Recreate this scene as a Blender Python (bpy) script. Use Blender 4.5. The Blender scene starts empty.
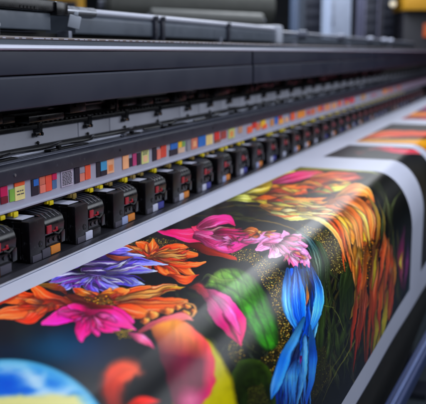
import bpy, bmesh, math, random
import numpy as np
from mathutils import Vector, Matrix

S = 0.4                      # design unit -> metres (cartridge pitch about 10 cm)
H = 0.6                      # camera height above the printed sheet, design units
scene = bpy.context.scene
COL = scene.collection

# ------------------------------------------------------------------ camera maths
F_PX = 804.0
PITCH = math.atan(150 / 804.0)
YAW = math.atan2(317, math.hypot(804, 150))
fh = np.array([math.cos(YAW), math.sin(YAW), 0.0])
RIGHT = np.array([math.sin(YAW), -math.cos(YAW), 0.0])
FWD = fh * math.cos(PITCH) + np.array([0, 0, -math.sin(PITCH)])
UP = np.cross(RIGHT, FWD)
CAM = np.array([0, 0, H])

def at(px, py, dist):
    """world point (design units) seen in direction px,py at a depth"""
    d = FWD * F_PX + RIGHT * (px - 213) + UP * (202 - py)
    return CAM + d * (dist / F_PX)

# ------------------------------------------------------------------ materials
MATS = {}
def srgb(c):
    return tuple(((v / 255.0) / 12.92 if v / 255.0 <= 0.04045 else ((v / 255.0 + 0.055) / 1.055) ** 2.4) for v in c)

def mat(name, rgb, rough=0.5, metal=0.0, bump=0.0, bscale=200, var=0.08, vscale=6.0, rvar=0.1,
        coat=0.0, emit=None, estr=0.0, stretch=None, spec=0.5, scratch=0.0, dust=0.0):
    if name in MATS: return MATS[name]
    m = bpy.data.materials.new(name); m.use_nodes = True
    nt = m.node_tree; N = nt.nodes; L = nt.links
    b = N['Principled BSDF']
    tc = N.new('ShaderNodeTexCoord'); mp = N.new('ShaderNodeMapping')
    L.new(tc.outputs['Object'], mp.inputs['Vector'])
    if stretch: mp.inputs['Scale'].default_value = stretch
    nz = N.new('ShaderNodeTexNoise'); nz.inputs['Scale'].default_value = vscale / S
    nz.inputs['Detail'].default_value = 5
    L.new(mp.outputs[0], nz.inputs['Vector'])
    r = N.new('ShaderNodeValToRGB')
    r.color_ramp.elements[0].position = .3; r.color_ramp.elements[1].position = .7
    c = srgb(rgb)
    r.color_ramp.elements[0].color = (*[v * (1 - var) for v in c], 1)
    r.color_ramp.elements[1].color = (*[min(1, v * (1 + var)) for v in c], 1)
    L.new(nz.outputs['Fac'], r.inputs['Fac'])
    colout = r.outputs[0]
    if dust > 0:
        dn = N.new('ShaderNodeTexNoise'); dn.inputs['Scale'].default_value = 60 / S; dn.inputs['Detail'].default_value = 8
        L.new(tc.outputs['Object'], dn.inputs['Vector'])
        dr = N.new('ShaderNodeMapRange'); dr.inputs[1].default_value = .62; dr.inputs[2].default_value = .75
        dr.inputs[3].default_value = 0; dr.inputs[4].default_value = dust
        L.new(dn.outputs['Fac'], dr.inputs[0])
        mx = N.new('ShaderNodeMixRGB'); mx.inputs[2].default_value = (.25, .26, .3, 1)
        L.new(dr.outputs[0], mx.inputs[0]); L.new(colout, mx.inputs[1]); colout = mx.outputs[0]
    L.new(colout, b.inputs['Base Color'])
    b.inputs['Metallic'].default_value = metal
    b.inputs['Specular IOR Level'].default_value = spec
    rn = N.new('ShaderNodeTexNoise'); rn.inputs['Scale'].default_value = vscale * 3 / S; rn.inputs['Detail'].default_value = 6
    L.new(mp.outputs[0], rn.inputs['Vector'])
    mr = N.new('ShaderNodeMapRange'); mr.inputs[3].default_value = max(.02, rough - rvar); mr.inputs[4].default_value = min(1, rough + rvar)
    mr.inputs[1].default_value = .3; mr.inputs[2].default_value = .7
    L.new(rn.outputs['Fac'], mr.inputs[0]); L.new(mr.outputs[0], b.inputs['Roughness'])
    if bump > 0:
        bn = N.new('ShaderNodeTexNoise'); bn.inputs['Scale'].default_value = bscale / S; bn.inputs['Detail'].default_value = 3
        L.new(mp.outputs[0], bn.inputs['Vector'])
        bp = N.new('ShaderNodeBump'); bp.inputs['Strength'].default_value = bump; bp.inputs['Distance'].default_value = .001
        L.new(bn.outputs['Fac'], bp.inputs['Height']); L.new(bp.outputs[0], b.inputs['Normal'])
    if coat: b.inputs['Coat Weight'].default_value = coat; b.inputs['Coat Roughness'].default_value = .15
    if emit:
        b.inputs['Emission Color'].default_value = (*srgb(emit), 1); b.inputs['Emission Strength'].default_value = estr
    MATS[name] = m
    return m

# ------------------------------------------------------------------ mesh builder
class MB:
    def __init__(s): s.bm = bmesh.new()
    def _take(s, t):
        me = bpy.data.meshes.new('tmp'); t.to_mesh(me); t.free(); s.bm.from_mesh(me); bpy.data.meshes.remove(me)
    def box(s, x0, x1, y0, y1, z0, z1, bev=0.0, seg=2, M=None):
        t = bmesh.new(); bmesh.ops.create_cube(t, size=1)
        for v in t.verts:
            v.co = Vector(((x0 + x1) / 2 + v.co.x * (x1 - x0), (y0 + y1) / 2 + v.co.y * (y1 - y0), (z0 + z1) / 2 + v.co.z * (z1 - z0)))
        if bev > 0:
            bev = min(bev, .45 * min(abs(x1 - x0), abs(y1 - y0), abs(z1 - z0)))
            bmesh.ops.bevel(t, geom=t.edges[:], offset=bev, segments=seg, profile=.6, affect='EDGES')
        if M is not None: bmesh.ops.transform(t, matrix=M, verts=t.verts)
        s._take(t); return s
    def cyl(s, p0, p1, r, seg=20, r2=None, bev=0.0):
        p0 = Vector(p0); p1 = Vector(p1); d = p1 - p0
        t = bmesh.new()
        bmesh.ops.create_cone(t, cap_ends=True, segments=seg, radius1=r, radius2=r if r2 is None else r2, depth=d.length)
        if bev > 0:
            ed = [e for e in t.edges if abs(e.verts[0].co.z - e.verts[1].co.z) < 1e-6]
            bmesh.ops.bevel(t, geom=ed, offset=bev, segments=2, affect='EDGES')
        q = Vector((0, 0, 1)).rotation_difference(d.normalized())
        bmesh.ops.transform(t, matrix=Matrix.Translation((p0 + p1) / 2) @ q.to_matrix().to_4x4(), verts=t.verts)
        s._take(t); return s
    def ball(s, p, r, seg=16, sc=(1, 1, 1)):
        t = bmesh.new(); bmesh.ops.create_uvsphere(t, u_segments=seg, v_segments=max(6, seg // 2), radius=r)
        for v in t.verts: v.co = Vector((v.co.x * sc[0], v.co.y * sc[1], v.co.z * sc[2])) + Vector(p)
        s._take(t); return s
    def prism(s, prof, x0, x1, nx=1):
        """profile [(y,z)...] closed polygon extruded along X"""
        t = bmesh.new(); rings = []
        for i in range(nx + 1):
            x = x0 + (x1 - x0) * i / nx
            rings.append([t.verts.new((x, p[0], p[1])) for p in prof])
        n = len(prof)
        for i in range(nx):
            for j in range(n):
                k = (j + 1) % n
                t.faces.new((rings[i][j], rings[i][k], rings[i + 1][k], rings[i + 1][j]))
        t.faces.new(rings[0]); t.faces.new(rings[-1][::-1])
        bmesh.ops.recalc_face_normals(t, faces=t.faces[:])
        s._take(t); return s
    def tube(s, pts, r, seg=8):
        t = bmesh.new(); rings = []
        P = [Vector(p) for p in pts]
        for i, p in enumerate(P):
            d = (P[min(i + 1, len(P) - 1)] - P[max(i - 1, 0)]).normalized()
            a = d.cross(Vector((0, 0, 1)));  a = a if a.length > 1e-3 else d.cross(Vector((0, 1, 0)))
            a.normalize(); b = d.cross(a)
            rings.append([t.verts.new(p + a * math.cos(6.2832 * k / seg) * r + b * math.sin(6.2832 * k / seg) * r) for k in range(seg)])
        for i in range(len(P) - 1):
            for k in range(seg):
                l = (k + 1) % seg
                t.faces.new((rings[i][k], rings[i][l], rings[i + 1][l], rings[i + 1][k]))
        t.faces.new(rings[0]); t.faces.new(rings[-1][::-1])
        bmesh.ops.recalc_face_normals(t, faces=t.faces[:])
        s._take(t); return s
    def build(s, name, m, parent=None, smooth=35, origin=None):
        """design-unit vertices; scaled to metres. origin (design units) becomes the object origin"""
        bm = s.bm
        if origin is not None and parent is None:
            o_ = Vector(origin)
        else: o_ = Vector((0, 0, 0))
        for v in bm.verts: v.co = (v.co - o_) * S
        bmesh.ops.remove_doubles(bm, verts=bm.verts[:], dist=1e-7)
        for f in bm.faces: f.smooth = True
        for e in bm.edges:
            if len(e.link_faces) == 2 and e.calc_face_angle(0) > math.radians(smooth): e.smooth = False
        me = bpy.data.meshes.new(name); bm.to_mesh(me); bm.free()
        me.materials.append(m)
        o = bpy.data.objects.new(name, me); COL.objects.link(o)
        if parent is not None: o.parent = parent
        else: o.location = o_ * S
        return o

def rounded(pts, r=0.01, n=4):
    """round the corners of a (y,z) profile; r scalar or list"""
    out = []; m = len(pts)
    for i in range(m):
        rr = r[i] if isinstance(r, (list, tuple)) else r
        p = Vector(pts[i]); a = Vector(pts[i - 1]); b = Vector(pts[(i + 1) % m])
        if rr <= 0: out.append(tuple(p)); continue
        da = (a - p); db = (b - p); q = min(rr, da.length * .45, db.length * .45)
        A = p + da.normalized() * q; B = p + db.normalized() * q
        for k in range(n + 1):
            t = k / n
            out.append(tuple(A * (1 - t) ** 2 + p * 2 * t * (1 - t) + B * t ** 2))
    return out

def empty(name, loc=(0, 0, 0)):
    o = bpy.data.objects.new(name, None); COL.objects.link(o); o.location = Vector(loc) * S
    o.empty_display_size = .05
    return o
def tag(o, label=None, cat=None, group=None, kind=None):
    if label: o['label'] = label
    if cat: o['category'] = cat
    if group: o['group'] = group
    if kind: o['kind'] = kind
    return o

# ------------------------------------------------------------------ palette
black = mat('black_plastic', (9, 8, 12), .36, spec=.32, bump=.15, bscale=300, dust=.25)
blackgloss = mat('black_gloss_plastic', (9, 9, 13), .3, spec=.35, rvar=.08, dust=.12, coat=.25)
blackmatte = mat('black_rubber', (14, 14, 16), .7, var=.2)
void = mat('black_interior', (8, 8, 10), .8)
panelm = mat('slate_painted_metal', (35, 41, 58), .46, metal=.15, bump=.06, bscale=400, var=.05, vscale=1.5, rvar=.06)
alu = mat('brushed_aluminium', (190, 194, 210), .42, metal=.55, bump=.12, bscale=90, stretch=(.04, 1, 1), var=.1)
aluD = mat('grey_aluminium', (120, 124, 140), .4, metal=.55, bump=.1, bscale=90, stretch=(.05, 1, 1))
railm = mat('anodised_rail', (40, 43, 56), .4, metal=.2, bump=.08, bscale=200, rvar=.08, dust=.15)
platem = mat('pale_grey_plate', (196, 198, 212), .45, metal=.25, bump=.05, var=.08, vscale=2, dust=.1)
stripm = mat('grey_label_strip', (165, 168, 186), .5, bump=.05, var=.06)
chrome = mat('chrome', (170, 174, 184), .3, metal=.9)
lipm = mat('dark_steel', (70, 70, 80), .3, metal=.8, bump=.1, bscale=100, stretch=(.03, 1, 1))
whitem = mat('white_sticker', (180, 184, 204), .45)
redm = mat('red_plastic', (150, 16, 34), .45)
yellowm = mat('yellow_plastic', (215, 195, 20), .4)
olivem = mat('ochre_plastic', (130, 110, 50), .45)
greyc = mat('grey_sticker', (60, 58, 70), .5)
orangec = mat('orange_sticker', (200, 116, 20), .45)
bluec = mat('blue_sticker', (38, 42, 130), .45)
palec = mat('pale_blue_sticker', (140, 152, 190), .45)
housingm = mat('blue_grey_housing', (84, 92, 104), .42, metal=.2, bump=.05, dust=.1)

# ------------------------------------------------------------------ the sheet
S_FLAT = 0.6                              # from y=1.30 to y=0.70
AX, BZ = 0.20, 0.30                       # elliptic bend
_th = np.linspace(0, math.pi / 2, 400)
_ds = np.sqrt((AX * np.cos(_th)) ** 2 + (BZ * np.sin(_th)) ** 2)
_s = np.concatenate([[0], np.cumsum((_ds[1:] + _ds[:-1]) / 2 * np.diff(_th))])
ARC = float(_s[-1])

def sheet_pt(X, s, off=0.0):
    X = np.asarray(X, float); s = np.asarray(s, float)
    y = np.where(s < S_FLAT, 1.30 - s, 0.0); z = np.zeros_like(y); ny = np.zeros_like(y); nz = np.ones_like(y)
    a = (s >= S_FLAT) & (s < S_FLAT + ARC)
    th = np.interp(s - S_FLAT, _s, _th)
    ya = .70 - AX * np.sin(th); za = -BZ * (1 - np.cos(th))
    ln = np.sqrt((np.sin(th) * BZ) ** 2 + (np.cos(th) * AX) ** 2)
    y = np.where(a, ya, y); z = np.where(a, za, z)
    ny = np.where(a, -np.sin(th) * BZ / ln, ny); nz = np.where(a, np.cos(th) * AX / ln, nz)
    v = s >= S_FLAT + ARC
    y = np.where(v, .5, y); z = np.where(v, -BZ - (s - S_FLAT - ARC), z)
    ny = np.where(v, -1.0, ny); nz = np.where(v, 0.0, nz)
    # gentle sag and ripple of the vinyl
    w = .0022 * np.sin(X * 2.1 + 1.0 + s * 1.5) * np.clip((s - .1) * 2, 0, 1) + .0012 * np.sin(X * 5.3 + s * 3 + .4) * np.clip((s - .25) * 2, 0, 1)
    o = off + w
    return np.stack([X + 0 * s, y + ny * o, z + nz * o], -1)

def s_print_top(X): return 1.30 - (1.205 - .0262 * np.minimum(X, 5.3) - .004 * np.maximum(X - 5.3, 0))
def s_print_bot(X): return S_FLAT + ARC + (.411 + .0485 * X) - .3
def s_sheet_end(X): return S_FLAT + ARC + (.447 + .0731 * np.minimum(X, 8)) - .3

def grid_mesh(name, P, m, parent, cols=None, closed=False):
    ni, nj = P.shape[:2]
    me = bpy.data.meshes.new(name)
    V = (P.reshape(-1, 3) * S).astype(np.float32)
    idx = np.arange(ni * nj).reshape(ni, nj)
    q = np.stack([idx[:-1, :-1], idx[1:, :-1], idx[1:, 1:], idx[:-1, 1:]], -1).reshape(-1, 4)
    me.vertices.add(len(V)); me.vertices.foreach_set('co', V.ravel())
    me.loops.add(q.size); me.loops.foreach_set('vertex_index', q.ravel().astype(np.int32))
    me.polygons.add(len(q)); me.polygons.foreach_set('loop_start', (np.arange(len(q)) * 4).astype(np.int32))
    me.polygons.foreach_set('loop_total', np.full(len(q), 4, np.int32))
    me.polygons.foreach_set('use_smooth', np.ones(len(q), bool))
    me.update(calc_edges=True); me.validate()
    if cols is not None:
        a = me.color_attributes.new('ink', 'FLOAT_COLOR', 'POINT')
        c4 = np.concatenate([cols.reshape(-1, 3), np.ones((ni * nj, 1))], 1).astype(np.float32)
        a.data.foreach_set('color', c4.ravel())
    me.materials.append(m)
    o = bpy.data.objects.new(name, me); COL.objects.link(o)
    if parent: o.parent = parent
    return o

vinyl = mat('white_vinyl', (188, 192, 210), .4, spec=.3, var=.02, vscale=1.0, rvar=.04, bump=.03, bscale=500)

Xs = np.concatenate([np.linspace(.3, 8, 160), np.linspace(8.1, 15, 50)])
Ts = np.linspace(0, 1, 150)
XX, TT = np.meshgrid(Xs, Ts, indexing='ij')
SS = TT * s_sheet_end(XX)
# closed slab: top surface out, underside back
top = sheet_pt(XX, SS, 0.0); bot = sheet_pt(XX, SS, -.004)[:, ::-1]
slab = np.concatenate([top, bot, top[:, :1]], 1)
sheet = grid_mesh('vinyl_sheet', slab, vinyl, None)
tag(sheet, 'wide glossy white vinyl sheet printed with flowers, curving down over the front of the printer', 'printed sheet')

# ------------------------------------------------------------------ the artwork
# Drawn in an artwork plane (a, b) tied to the sheet by a fixed mapping from sheet position (X, s).
def art_chart(X, s):
    P = sheet_pt(X, s, 0) - CAM
    d = P @ FWD
    return 213 + F_PX * (P @ RIGHT) / d, 202 - F_PX * (P @ UP) / d

rngT = np.random.RandomState(7)
TAB = rngT.rand(256, 256)
def vnoise(x, y, seed=0):
    x = x + seed * 17.31; y = y + seed * 9.77
    xi = np.floor(x).astype(int); yi = np.floor(y).astype(int)
    fx = x - xi; fy = y - yi; fx = fx * fx * (3 - 2 * fx); fy = fy * fy * (3 - 2 * fy)
    g = lambda i, j: TAB[(i) & 255, (j) & 255]
    return (g(xi, yi) * (1 - fx) + g(xi + 1, yi) * fx) * (1 - fy) + (g(xi, yi + 1) * (1 - fx) + g(xi + 1, yi + 1) * fx) * fy
def fbm(x, y, seed=0, o=4):
    r = 0; a = .5; n = 0
    for k in range(o):
        r = r + a * vnoise(x * 2 ** k, y * 2 ** k, seed + k * 3); n += a; a *= .5
    return r / n

def cspline(pts, n=8):
    P = np.array(pts, float)
    if len(P) == 2: return np.array([P[0] * (1 - t) + P[1] * t for t in np.linspace(0, 1, n + 1)])
    Q = np.vstack([2 * P[0] - P[1], P, 2 * P[-1] - P[-2]]); out = []
    for i in range(1, len(Q) - 2):
        for k in range(n):
            t = k / n
            out.append(.5 * ((2 * Q[i]) + (-Q[i - 1] + Q[i + 1]) * t + (2 * Q[i - 1] - 5 * Q[i] + 4 * Q[i + 1] - Q[i + 2]) * t * t + (-Q[i - 1] + 3 * Q[i] - 3 * Q[i + 1] + Q[i + 2]) * t ** 3))
    out.append(Q[-2]); return np.array(out)

class Art:
    def __init__(s, A, B, bg):
        s.A = A.ravel(); s.B = B.ravel(); s.C = np.empty((s.A.size, 3)); s.C[:] = bg
    def sel(s, x0, x1, y0, y1):
        return np.nonzero((s.A > x0) & (s.A < x1) & (s.B > y0) & (s.B < y1))[0]
    def over(s, i, col, al):
        al = al[:, None]; s.C[i] = s.C[i] * (1 - al) + col * al
    def glow(s, cx, cy, rx, ry, col, k=1.0):
        i = s.sel(cx - 3 * rx, cx + 3 * rx, cy - 3 * ry, cy + 3 * ry)
        if not i.size: return
        g = k * np.exp(-(((s.A[i] - cx) / rx) ** 2 + ((s.B[i] - cy) / ry) ** 2))
        s.over(i, np.array(col, float), g)
    def petal(s, pts, ws, cols, seed=0, streak=.22, shade=.25, rim=None, rimw=.25, soft=.7, alpha=1.0, sf=5.0, edge=.2, mid=0.0, shadow=.42):
        c = cspline(pts, 7); n = len(c) - 1
        w = np.interp(np.linspace(0, 1, n + 1), np.linspace(0, 1, len(ws)), ws)
        if len(ws) > 2:
            w = cspline(np.stack([np.linspace(0, 1, len(ws)), ws], 1), 8)
            w = np.interp(np.linspace(0, 1, n + 1), w[:, 0], w[:, 1])
        w = np.maximum(w, .01); mw = w.max() + 2 + soft
        i = s.sel(c[:, 0].min() - mw, c[:, 0].max() + mw, c[:, 1].min() - mw, c[:, 1].max() + mw)
        if not i.size: return
        x = s.A[i]; y = s.B[i]
        bd = np.full(x.shape, 1e9); bt = np.zeros_like(x); bs = np.zeros_like(x)
        for k in range(n):
            p = c[k]; d = c[k + 1] - p; L2 = d @ d + 1e-9
            u = np.clip(((x - p[0]) * d[0] + (y - p[1]) * d[1]) / L2, 0, 1)
            ex = x - p[0] - u * d[0]; ey = y - p[1] - u * d[1]; dd = ex * ex + ey * ey
            m = dd < bd; bd = np.where(m, dd, bd); bt = np.where(m, (k + u) / n, bt)
            bs = np.where(m, np.sign(d[0] * ey - d[1] * ex), bs)
        dist = np.sqrt(bd); ww = np.interp(bt, np.linspace(0, 1, n + 1), w)
        ww = ww * (1 + .12 * (vnoise(bt * 6, bs * 3, seed) - .5))
        if shadow > 0 and mw > 4:
            a2 = np.clip((ww + 1.6 - dist) / 3.2 + .1, 0, 1) * shadow * alpha * np.clip(bt * 6, 0, 1)
            s.over(i, s.C[i] * .12, a2)
        al = np.clip((ww - dist) / soft + .5, 0, 1) * alpha
        k = al > 0.003; i = i[k]; al = al[k]; bt = bt[k]; q = (dist * bs / np.maximum(ww, .3))[k]
        q = np.clip(q, -1.2, 1.2)
        cc = np.array(cols, float); tt = bt * (len(cc) - 1)
        col = np.stack([np.interp(tt, np.arange(len(cc)), cc[:, j]) for j in range(3)], 1)
        nn = .6 * vnoise(q * sf + 20, bt * 2.0, seed + 1) + .4 * vnoise(q * sf * 2.7 + 5, bt * 4 + 3, seed + 2)
        f = 1 + streak * 2 * (nn - .5) + shade * (-q * .6 + .1)
        f = f * (1 - edge * np.clip((np.abs(q) - .72) / .28, 0, 1) ** 2)
        f = f * (.58 + .5 * np.clip(bt * 2.0, 0, 1) ** 1.2) * (.9 + .25 * vnoise(bt * 3 + seed, q * 1.2 + 9, seed + 5))
        if mid: f = f * (1 - mid * np.exp(-(q / .1) ** 2))
        col = col * f[:, None]
        hl = np.clip(nn - .6, 0, 1) * 1.0 * streak / .22
        col = col + (255 - col) * np.clip(hl, 0, .5)[:, None]
        if rim is not None:
            r = np.clip((np.abs(q) - (1 - rimw)) / rimw, 0, 1)[:, None]; col = col * (1 - r) + np.array(rim, float) * r
        s.over(i, np.clip(col, 0, 255), al)
    def line(s, pts, w, col, alpha=.9, soft=.6):
        s.petal(pts, [w * .5, w, w, w * .5], [col, col], streak=.1, shade=0, edge=0, alpha=alpha, soft=soft)
    def fan(s, c, tips, w, cols, seed=0, bend=.12, **k):
        r = random.Random(seed)
        for n, t in enumerate(tips):
            tx, ty = t[:2]; ww = t[2] if len(t) > 2 else w
            dx, dy = tx - c[0], ty - c[1]; b = (r.random() - .5) * 2 * bend
            m = (c[0] + dx * .5 - dy * b, c[1] + dy * .5 + dx * b)
            cs = [tuple(np.clip(np.array(q) * (.85 + .3 * r.random()), 0, 255)) for q in cols]
            s.petal([c, m, (tx, ty)], [ww * .5, ww * 1.0, ww * 1.2, ww * 1.05, ww * .35], cs, seed=seed * 10 + n, **k)
    def speck(s, poly, cell, cols, thr, seed=0, ax=1.0, under=.5):
        """scattered grains inside a polygon"""
        P = np.array(poly, float)
        i = s.sel(P[:, 0].min(), P[:, 0].max(), P[:, 1].min(), P[:, 1].max())
        if not i.size: return
        x = s.A[i]; y = s.B[i]; ins = np.zeros(x.shape, bool); n = len(P)
        wob = 4 * (fbm(x / 6, y / 6, seed) - .5)
        for a in range(n):
            p, q = P[a], P[(a + 1) % n]
            c = ((p[1] > y + wob) != (q[1] > y + wob)) & (x + wob < (q[0] - p[0]) * (y + wob - p[1]) / (q[1] - p[1] + 1e-9) + p[0])
            ins ^= c
        s.over(i[ins], np.array([58, 48, 20.]) * (.6 + .8 * fbm(x[ins] / 3, y[ins] / 3, seed + 50))[:, None], np.full(int(ins.sum()), under))
        cell = cell * .8; i = i[ins]; x = x[ins] / cell; y = y[ins] / cell / ax
        best = np.full(x.shape, 9.0); idv = np.zeros_like(x)
        xi = np.floor(x).astype(int); yi = np.floor(y).astype(int)
        for a in (-1, 0, 1):
            for b in (-1, 0, 1):
                h1 = TAB[(xi + a + seed * 13) & 255, (yi + b) & 255]; h2 = TAB[(yi + b + 77) & 255, (xi + a + seed * 5) & 255]
                dx = x - (xi + a + h1); dy = y - (yi + b + h2); d = dx * dx + dy * dy
                m = d < best; best = np.where(m, d, best); idv = np.where(m, (h1 * 7.3 + h2 * 3.1) % 1, idv)
        r = .22 + .2 * idv
        al = np.clip((r - np.sqrt(best)) / .12, 0, 1) * (idv * .999 < thr)
        cc = np.array(cols, float); ci = (idv * 37.7 % 1 * len(cc)).astype(int).clip(0, len(cc) - 1)
        col = cc[ci] * (.7 + .6 * (1 - np.sqrt(best) / .42))[:, None]
        s.over(i, np.clip(col, 0, 255), al)
    def poly(s, poly, cf, soft=.8):
        c = cspline(list(poly) + [poly[0]], 6)
        i = s.sel(c[:, 0].min() - 2, c[:, 0].max() + 2, c[:, 1].min() - 2, c[:, 1].max() + 2)
        if not i.size: return
        x = s.A[i]; y = s.B[i]; ins = np.zeros(x.shape, bool); bd = np.full(x.shape, 1e9)
        for a in range(len(c) - 1):
            p, q = c[a], c[a + 1]
            ins ^= ((p[1] > y) != (q[1] > y)) & (x < (q[0] - p[0]) * (y - p[1]) / (q[1] - p[1] + 1e-9) + p[0])
            d = q - p; u = np.clip(((x - p[0]) * d[0] + (y - p[1]) * d[1]) / (d @ d + 1e-9), 0, 1)
            bd = np.minimum(bd, (x - p[0] - u * d[0]) ** 2 + (y - p[1] - u * d[1]) ** 2)
        sd = np.where(ins, 1, -1) * np.sqrt(bd)
        al = np.clip(sd / soft + .5, 0, 1); k = al > .003
        s.over(i[k], cf(x[k], y[k], sd[k]), al[k])

def paint(art):
    a = art; P = a.petal
    # --- grounds
    n = fbm(a.A / 40, a.B / 40, 3)
    g = np.array([8, 11, 18.]) * (.6 + .8 * n)[:, None]
    k = np.clip((a.A - 290) / 60, 0, 1)[:, None]
    a.C = g * (1 - k) + np.array([9, 10, 7.]) * (.5 + n)[:, None] * k
    a.glow(60, 349, 40, 22, (0, 92, 130), .8); a.glow(90, 352, 28, 26, (20, 60, 110), .35)
    a.glow(110, 345, 40, 26, (40, 55, 100), .25); a.glow(5, 354, 30, 14, (0, 50, 90), .4)
    a.glow(250, 212, 60, 14, (22, 34, 30), .7); a.glow(255, 345, 20, 30, (12, 26, 10), .6)
    a.glow(190, 330, 40, 10, (34, 46, 18), .6)
    # thin gold arcs in the dark ground
    a.line([(214, 207), (245, 206), (270, 208), (292, 214)], .5, (150, 125, 40))
    a.line([(182, 217), (215, 217), (250, 219), (285, 226), (308, 240), (322, 262), (328, 292)], .6, (140, 112, 40), .85)
    a.line([(284, 221), (306, 226), (322, 240), (332, 262), (336, 290)], .5, (110, 92, 40), .8)
    a.line([(377, 186), (388, 206), (393, 235), (394, 290), (393, 310)], .5, (120, 100, 40), .8)
    a.line([(372, 182), (384, 200), (389, 225), (388, 262)], .5, (90, 80, 30), .7)
    # dim foliage filling the dark ground
    r = random.Random(5)
    def foliage(n, bx, dirx, diry, ln, cols, al, w=(1.0, 3.4), sd=0):
        rr = random.Random(sd)
        for q in range(n):
            x = rr.uniform(bx[0], bx[1]); y = rr.uniform(bx[2], bx[3]); L = rr.uniform(*ln)
            dx = dirx * L + rr.uniform(-.35, .35) * L; dy = diry * L + rr.uniform(-.3, .3) * L; b = rr.uniform(-.2, .2)
            c = cols[rr.randrange(len(cols))]
            P([(x, y), (x + dx * .5 - dy * b, y + dy * .5 + dx * b), (x + dx, y + dy)], [.3, rr.uniform(*w), rr.uniform(*w) * .7, .2],
              [tuple(v * .3 for v in c), tuple(v * .68 for v in c), tuple(v * .45 for v in c)], seed=sd * 100 + q, alpha=al, streak=.35, shadow=.3)
    dim = [(52, 74, 24), (84, 92, 30), (40, 60, 34), (110, 96, 34), (70, 52, 18), (96, 110, 44)]
    foliage(70, (300, 402, 230, 400), .05, -1, (24, 70), dim, .75, (.7, 2.6), 1)
    foliage(40, (318, 360, 270, 400), -.1, -1, (20, 60), [(90, 110, 36), (60, 84, 26), (120, 116, 50)], .7, (.6, 2.4), 2)
    foliage(30, (368, 406, 200, 330), -.05, 1, (24, 60), [(120, 92, 34), (90, 70, 26), (70, 66, 34)], .6, (.4, 1.2), 3)
    foliage(36, (225, 290, 262, 345), .5, .8, (14, 40), [(40, 64, 20), (30, 50, 20), (70, 72, 26)], .6, (.8, 3), 4)
    foliage(30, (215, 285, 330, 400), .2, -.9, (14, 44), [(48, 66, 16), (70, 76, 22), (34, 48, 14)], .7, (.8, 3), 5)
    foliage(34, (190, 275, 192, 222), .9, .05, (18, 44), [(60, 74, 26), (96, 98, 34), (40, 52, 30)], .6, (.5, 1.8), 6)
    foliage(24, (100, 235, 236, 262), .9, .15, (12, 34), [(70, 60, 24), (90, 40, 20), (50, 54, 24)], .6, (.5, 2), 7)
    foliage(30, (165, 245, 285, 345), .7, .5, (12, 34), [(70, 90, 30), (110, 120, 44), (50, 64, 24)], .55, (.8, 2.6), 8)
    # green grasses, lower right
    for q in range(46):
        x = r.uniform(305, 400); y = r.uniform(300, 400); dx = r.uniform(-14, 16); h = r.uniform(30, 80)
        P([(x, y), (x + dx * .4, y - h * .5), (x + dx, y - h)], [.4, r.uniform(.6, 2.6), .2], [(26, 40, 10), (70, 92, 26), (34, 44, 14)], seed=q, alpha=.55, streak=.3)
    for q in range(16):
        x = r.uniform(300, 322); P([(x, 400), (x + r.uniform(-8, 10), 330), (x + r.uniform(-4, 14), 262)], [.5, 2.4, .3], [(20, 34, 14), (52, 74, 24), (30, 50, 20)], seed=q + 60, alpha=.5)
    a.line([(322, 402), (336, 372), (350, 350), (359, 330), (362, 300)], .55, (150, 150, 66), .8)
    a.line([(316, 402), (330, 372), (346, 346), (352, 322)], .5, (104, 108, 40), .7)
    a.line([(330, 305), (338, 316), (344, 330)], .5, (120, 130, 60), .7); a.line([(312, 318), (320, 306), (334, 308)], .5, (120, 130, 60), .6)
    P([(326, 246), (322, 262), (320, 290)], [1, 5, .4], [(32, 64, 30), (18, 48, 26), (14, 30, 16)], alpha=.7, sf=9)
    P([(352, 250), (345, 275), (341, 320)], [2, 5, .3], [(70, 84, 24), (40, 58, 18), (22, 34, 12)], alpha=.7, seed=4)
    P([(354, 262), (349, 290), (347, 330)], [2, 4, .3], [(60, 70, 24), (36, 54, 18), (22, 34, 12)], alpha=.7, seed=5)
    # curved bluish green leaf beside the blue flower
    P([(296, 232), (309, 243), (317, 262), (320, 290)], [1.5, 4, 5, .4], [(70, 120, 80), (20, 80, 90), (30, 60, 30), (14, 40, 20)], seed=31, sf=9, streak=.5, alpha=.9)
    P([(301, 229), (316, 240), (326, 262), (327, 296)], [.8, 2.5, 3, .4], [(130, 150, 90), (60, 90, 40), (40, 60, 20), (20, 30, 14)], seed=32, sf=7, streak=.5, alpha=.8)
    # --- gold grain bands
    gold = [(196, 160, 66), (150, 118, 40), (224, 196, 100), (110, 84, 30), (90, 100, 50)]
    a.speck([(183, 243), (205, 240), (232, 250), (256, 250), (262, 262), (240, 262), (212, 254), (188, 252)], 1.9, gold, .9, 1)
    a.speck([(246, 252), (262, 256), (278, 272), (286, 292), (292, 330), (284, 352), (274, 352), (277, 322), (270, 296), (256, 274)], 2.3, gold, .95, 2)
    a.speck([(262, 258), (276, 262), (288, 284), (288, 300), (280, 288)], 1.8, gold, .6, 12)
    a.speck([(268, 352), (280, 340), (290, 352), (278, 378), (262, 380), (256, 362)], 2.4, gold, .55, 4)
    a.speck([(228, 342), (240, 340), (246, 356), (238, 366), (230, 356)], 2.3, gold, .5, 5)
    a.speck([(300, 225), (330, 231), (343, 248), (346, 268), (338, 275), (330, 262), (322, 244), (306, 235)], 1.7, gold, .95, 6)
    a.speck([(322, 232), (338, 238), (346, 258), (342, 274), (332, 274)], 2.4, [(200, 184, 100), (150, 140, 70)], .5, 8)
    a.speck([(308, 350), (325, 345), (330, 378), (314, 400), (304, 396)], 2.2, [(80, 88, 30), (60, 64, 24), (110, 104, 44)], .5, 9)
    a.speck([(100, 246), (130, 240), (160, 238), (196, 242), (180, 250), (120, 252)], 1.6, gold, .8, 10)
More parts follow.
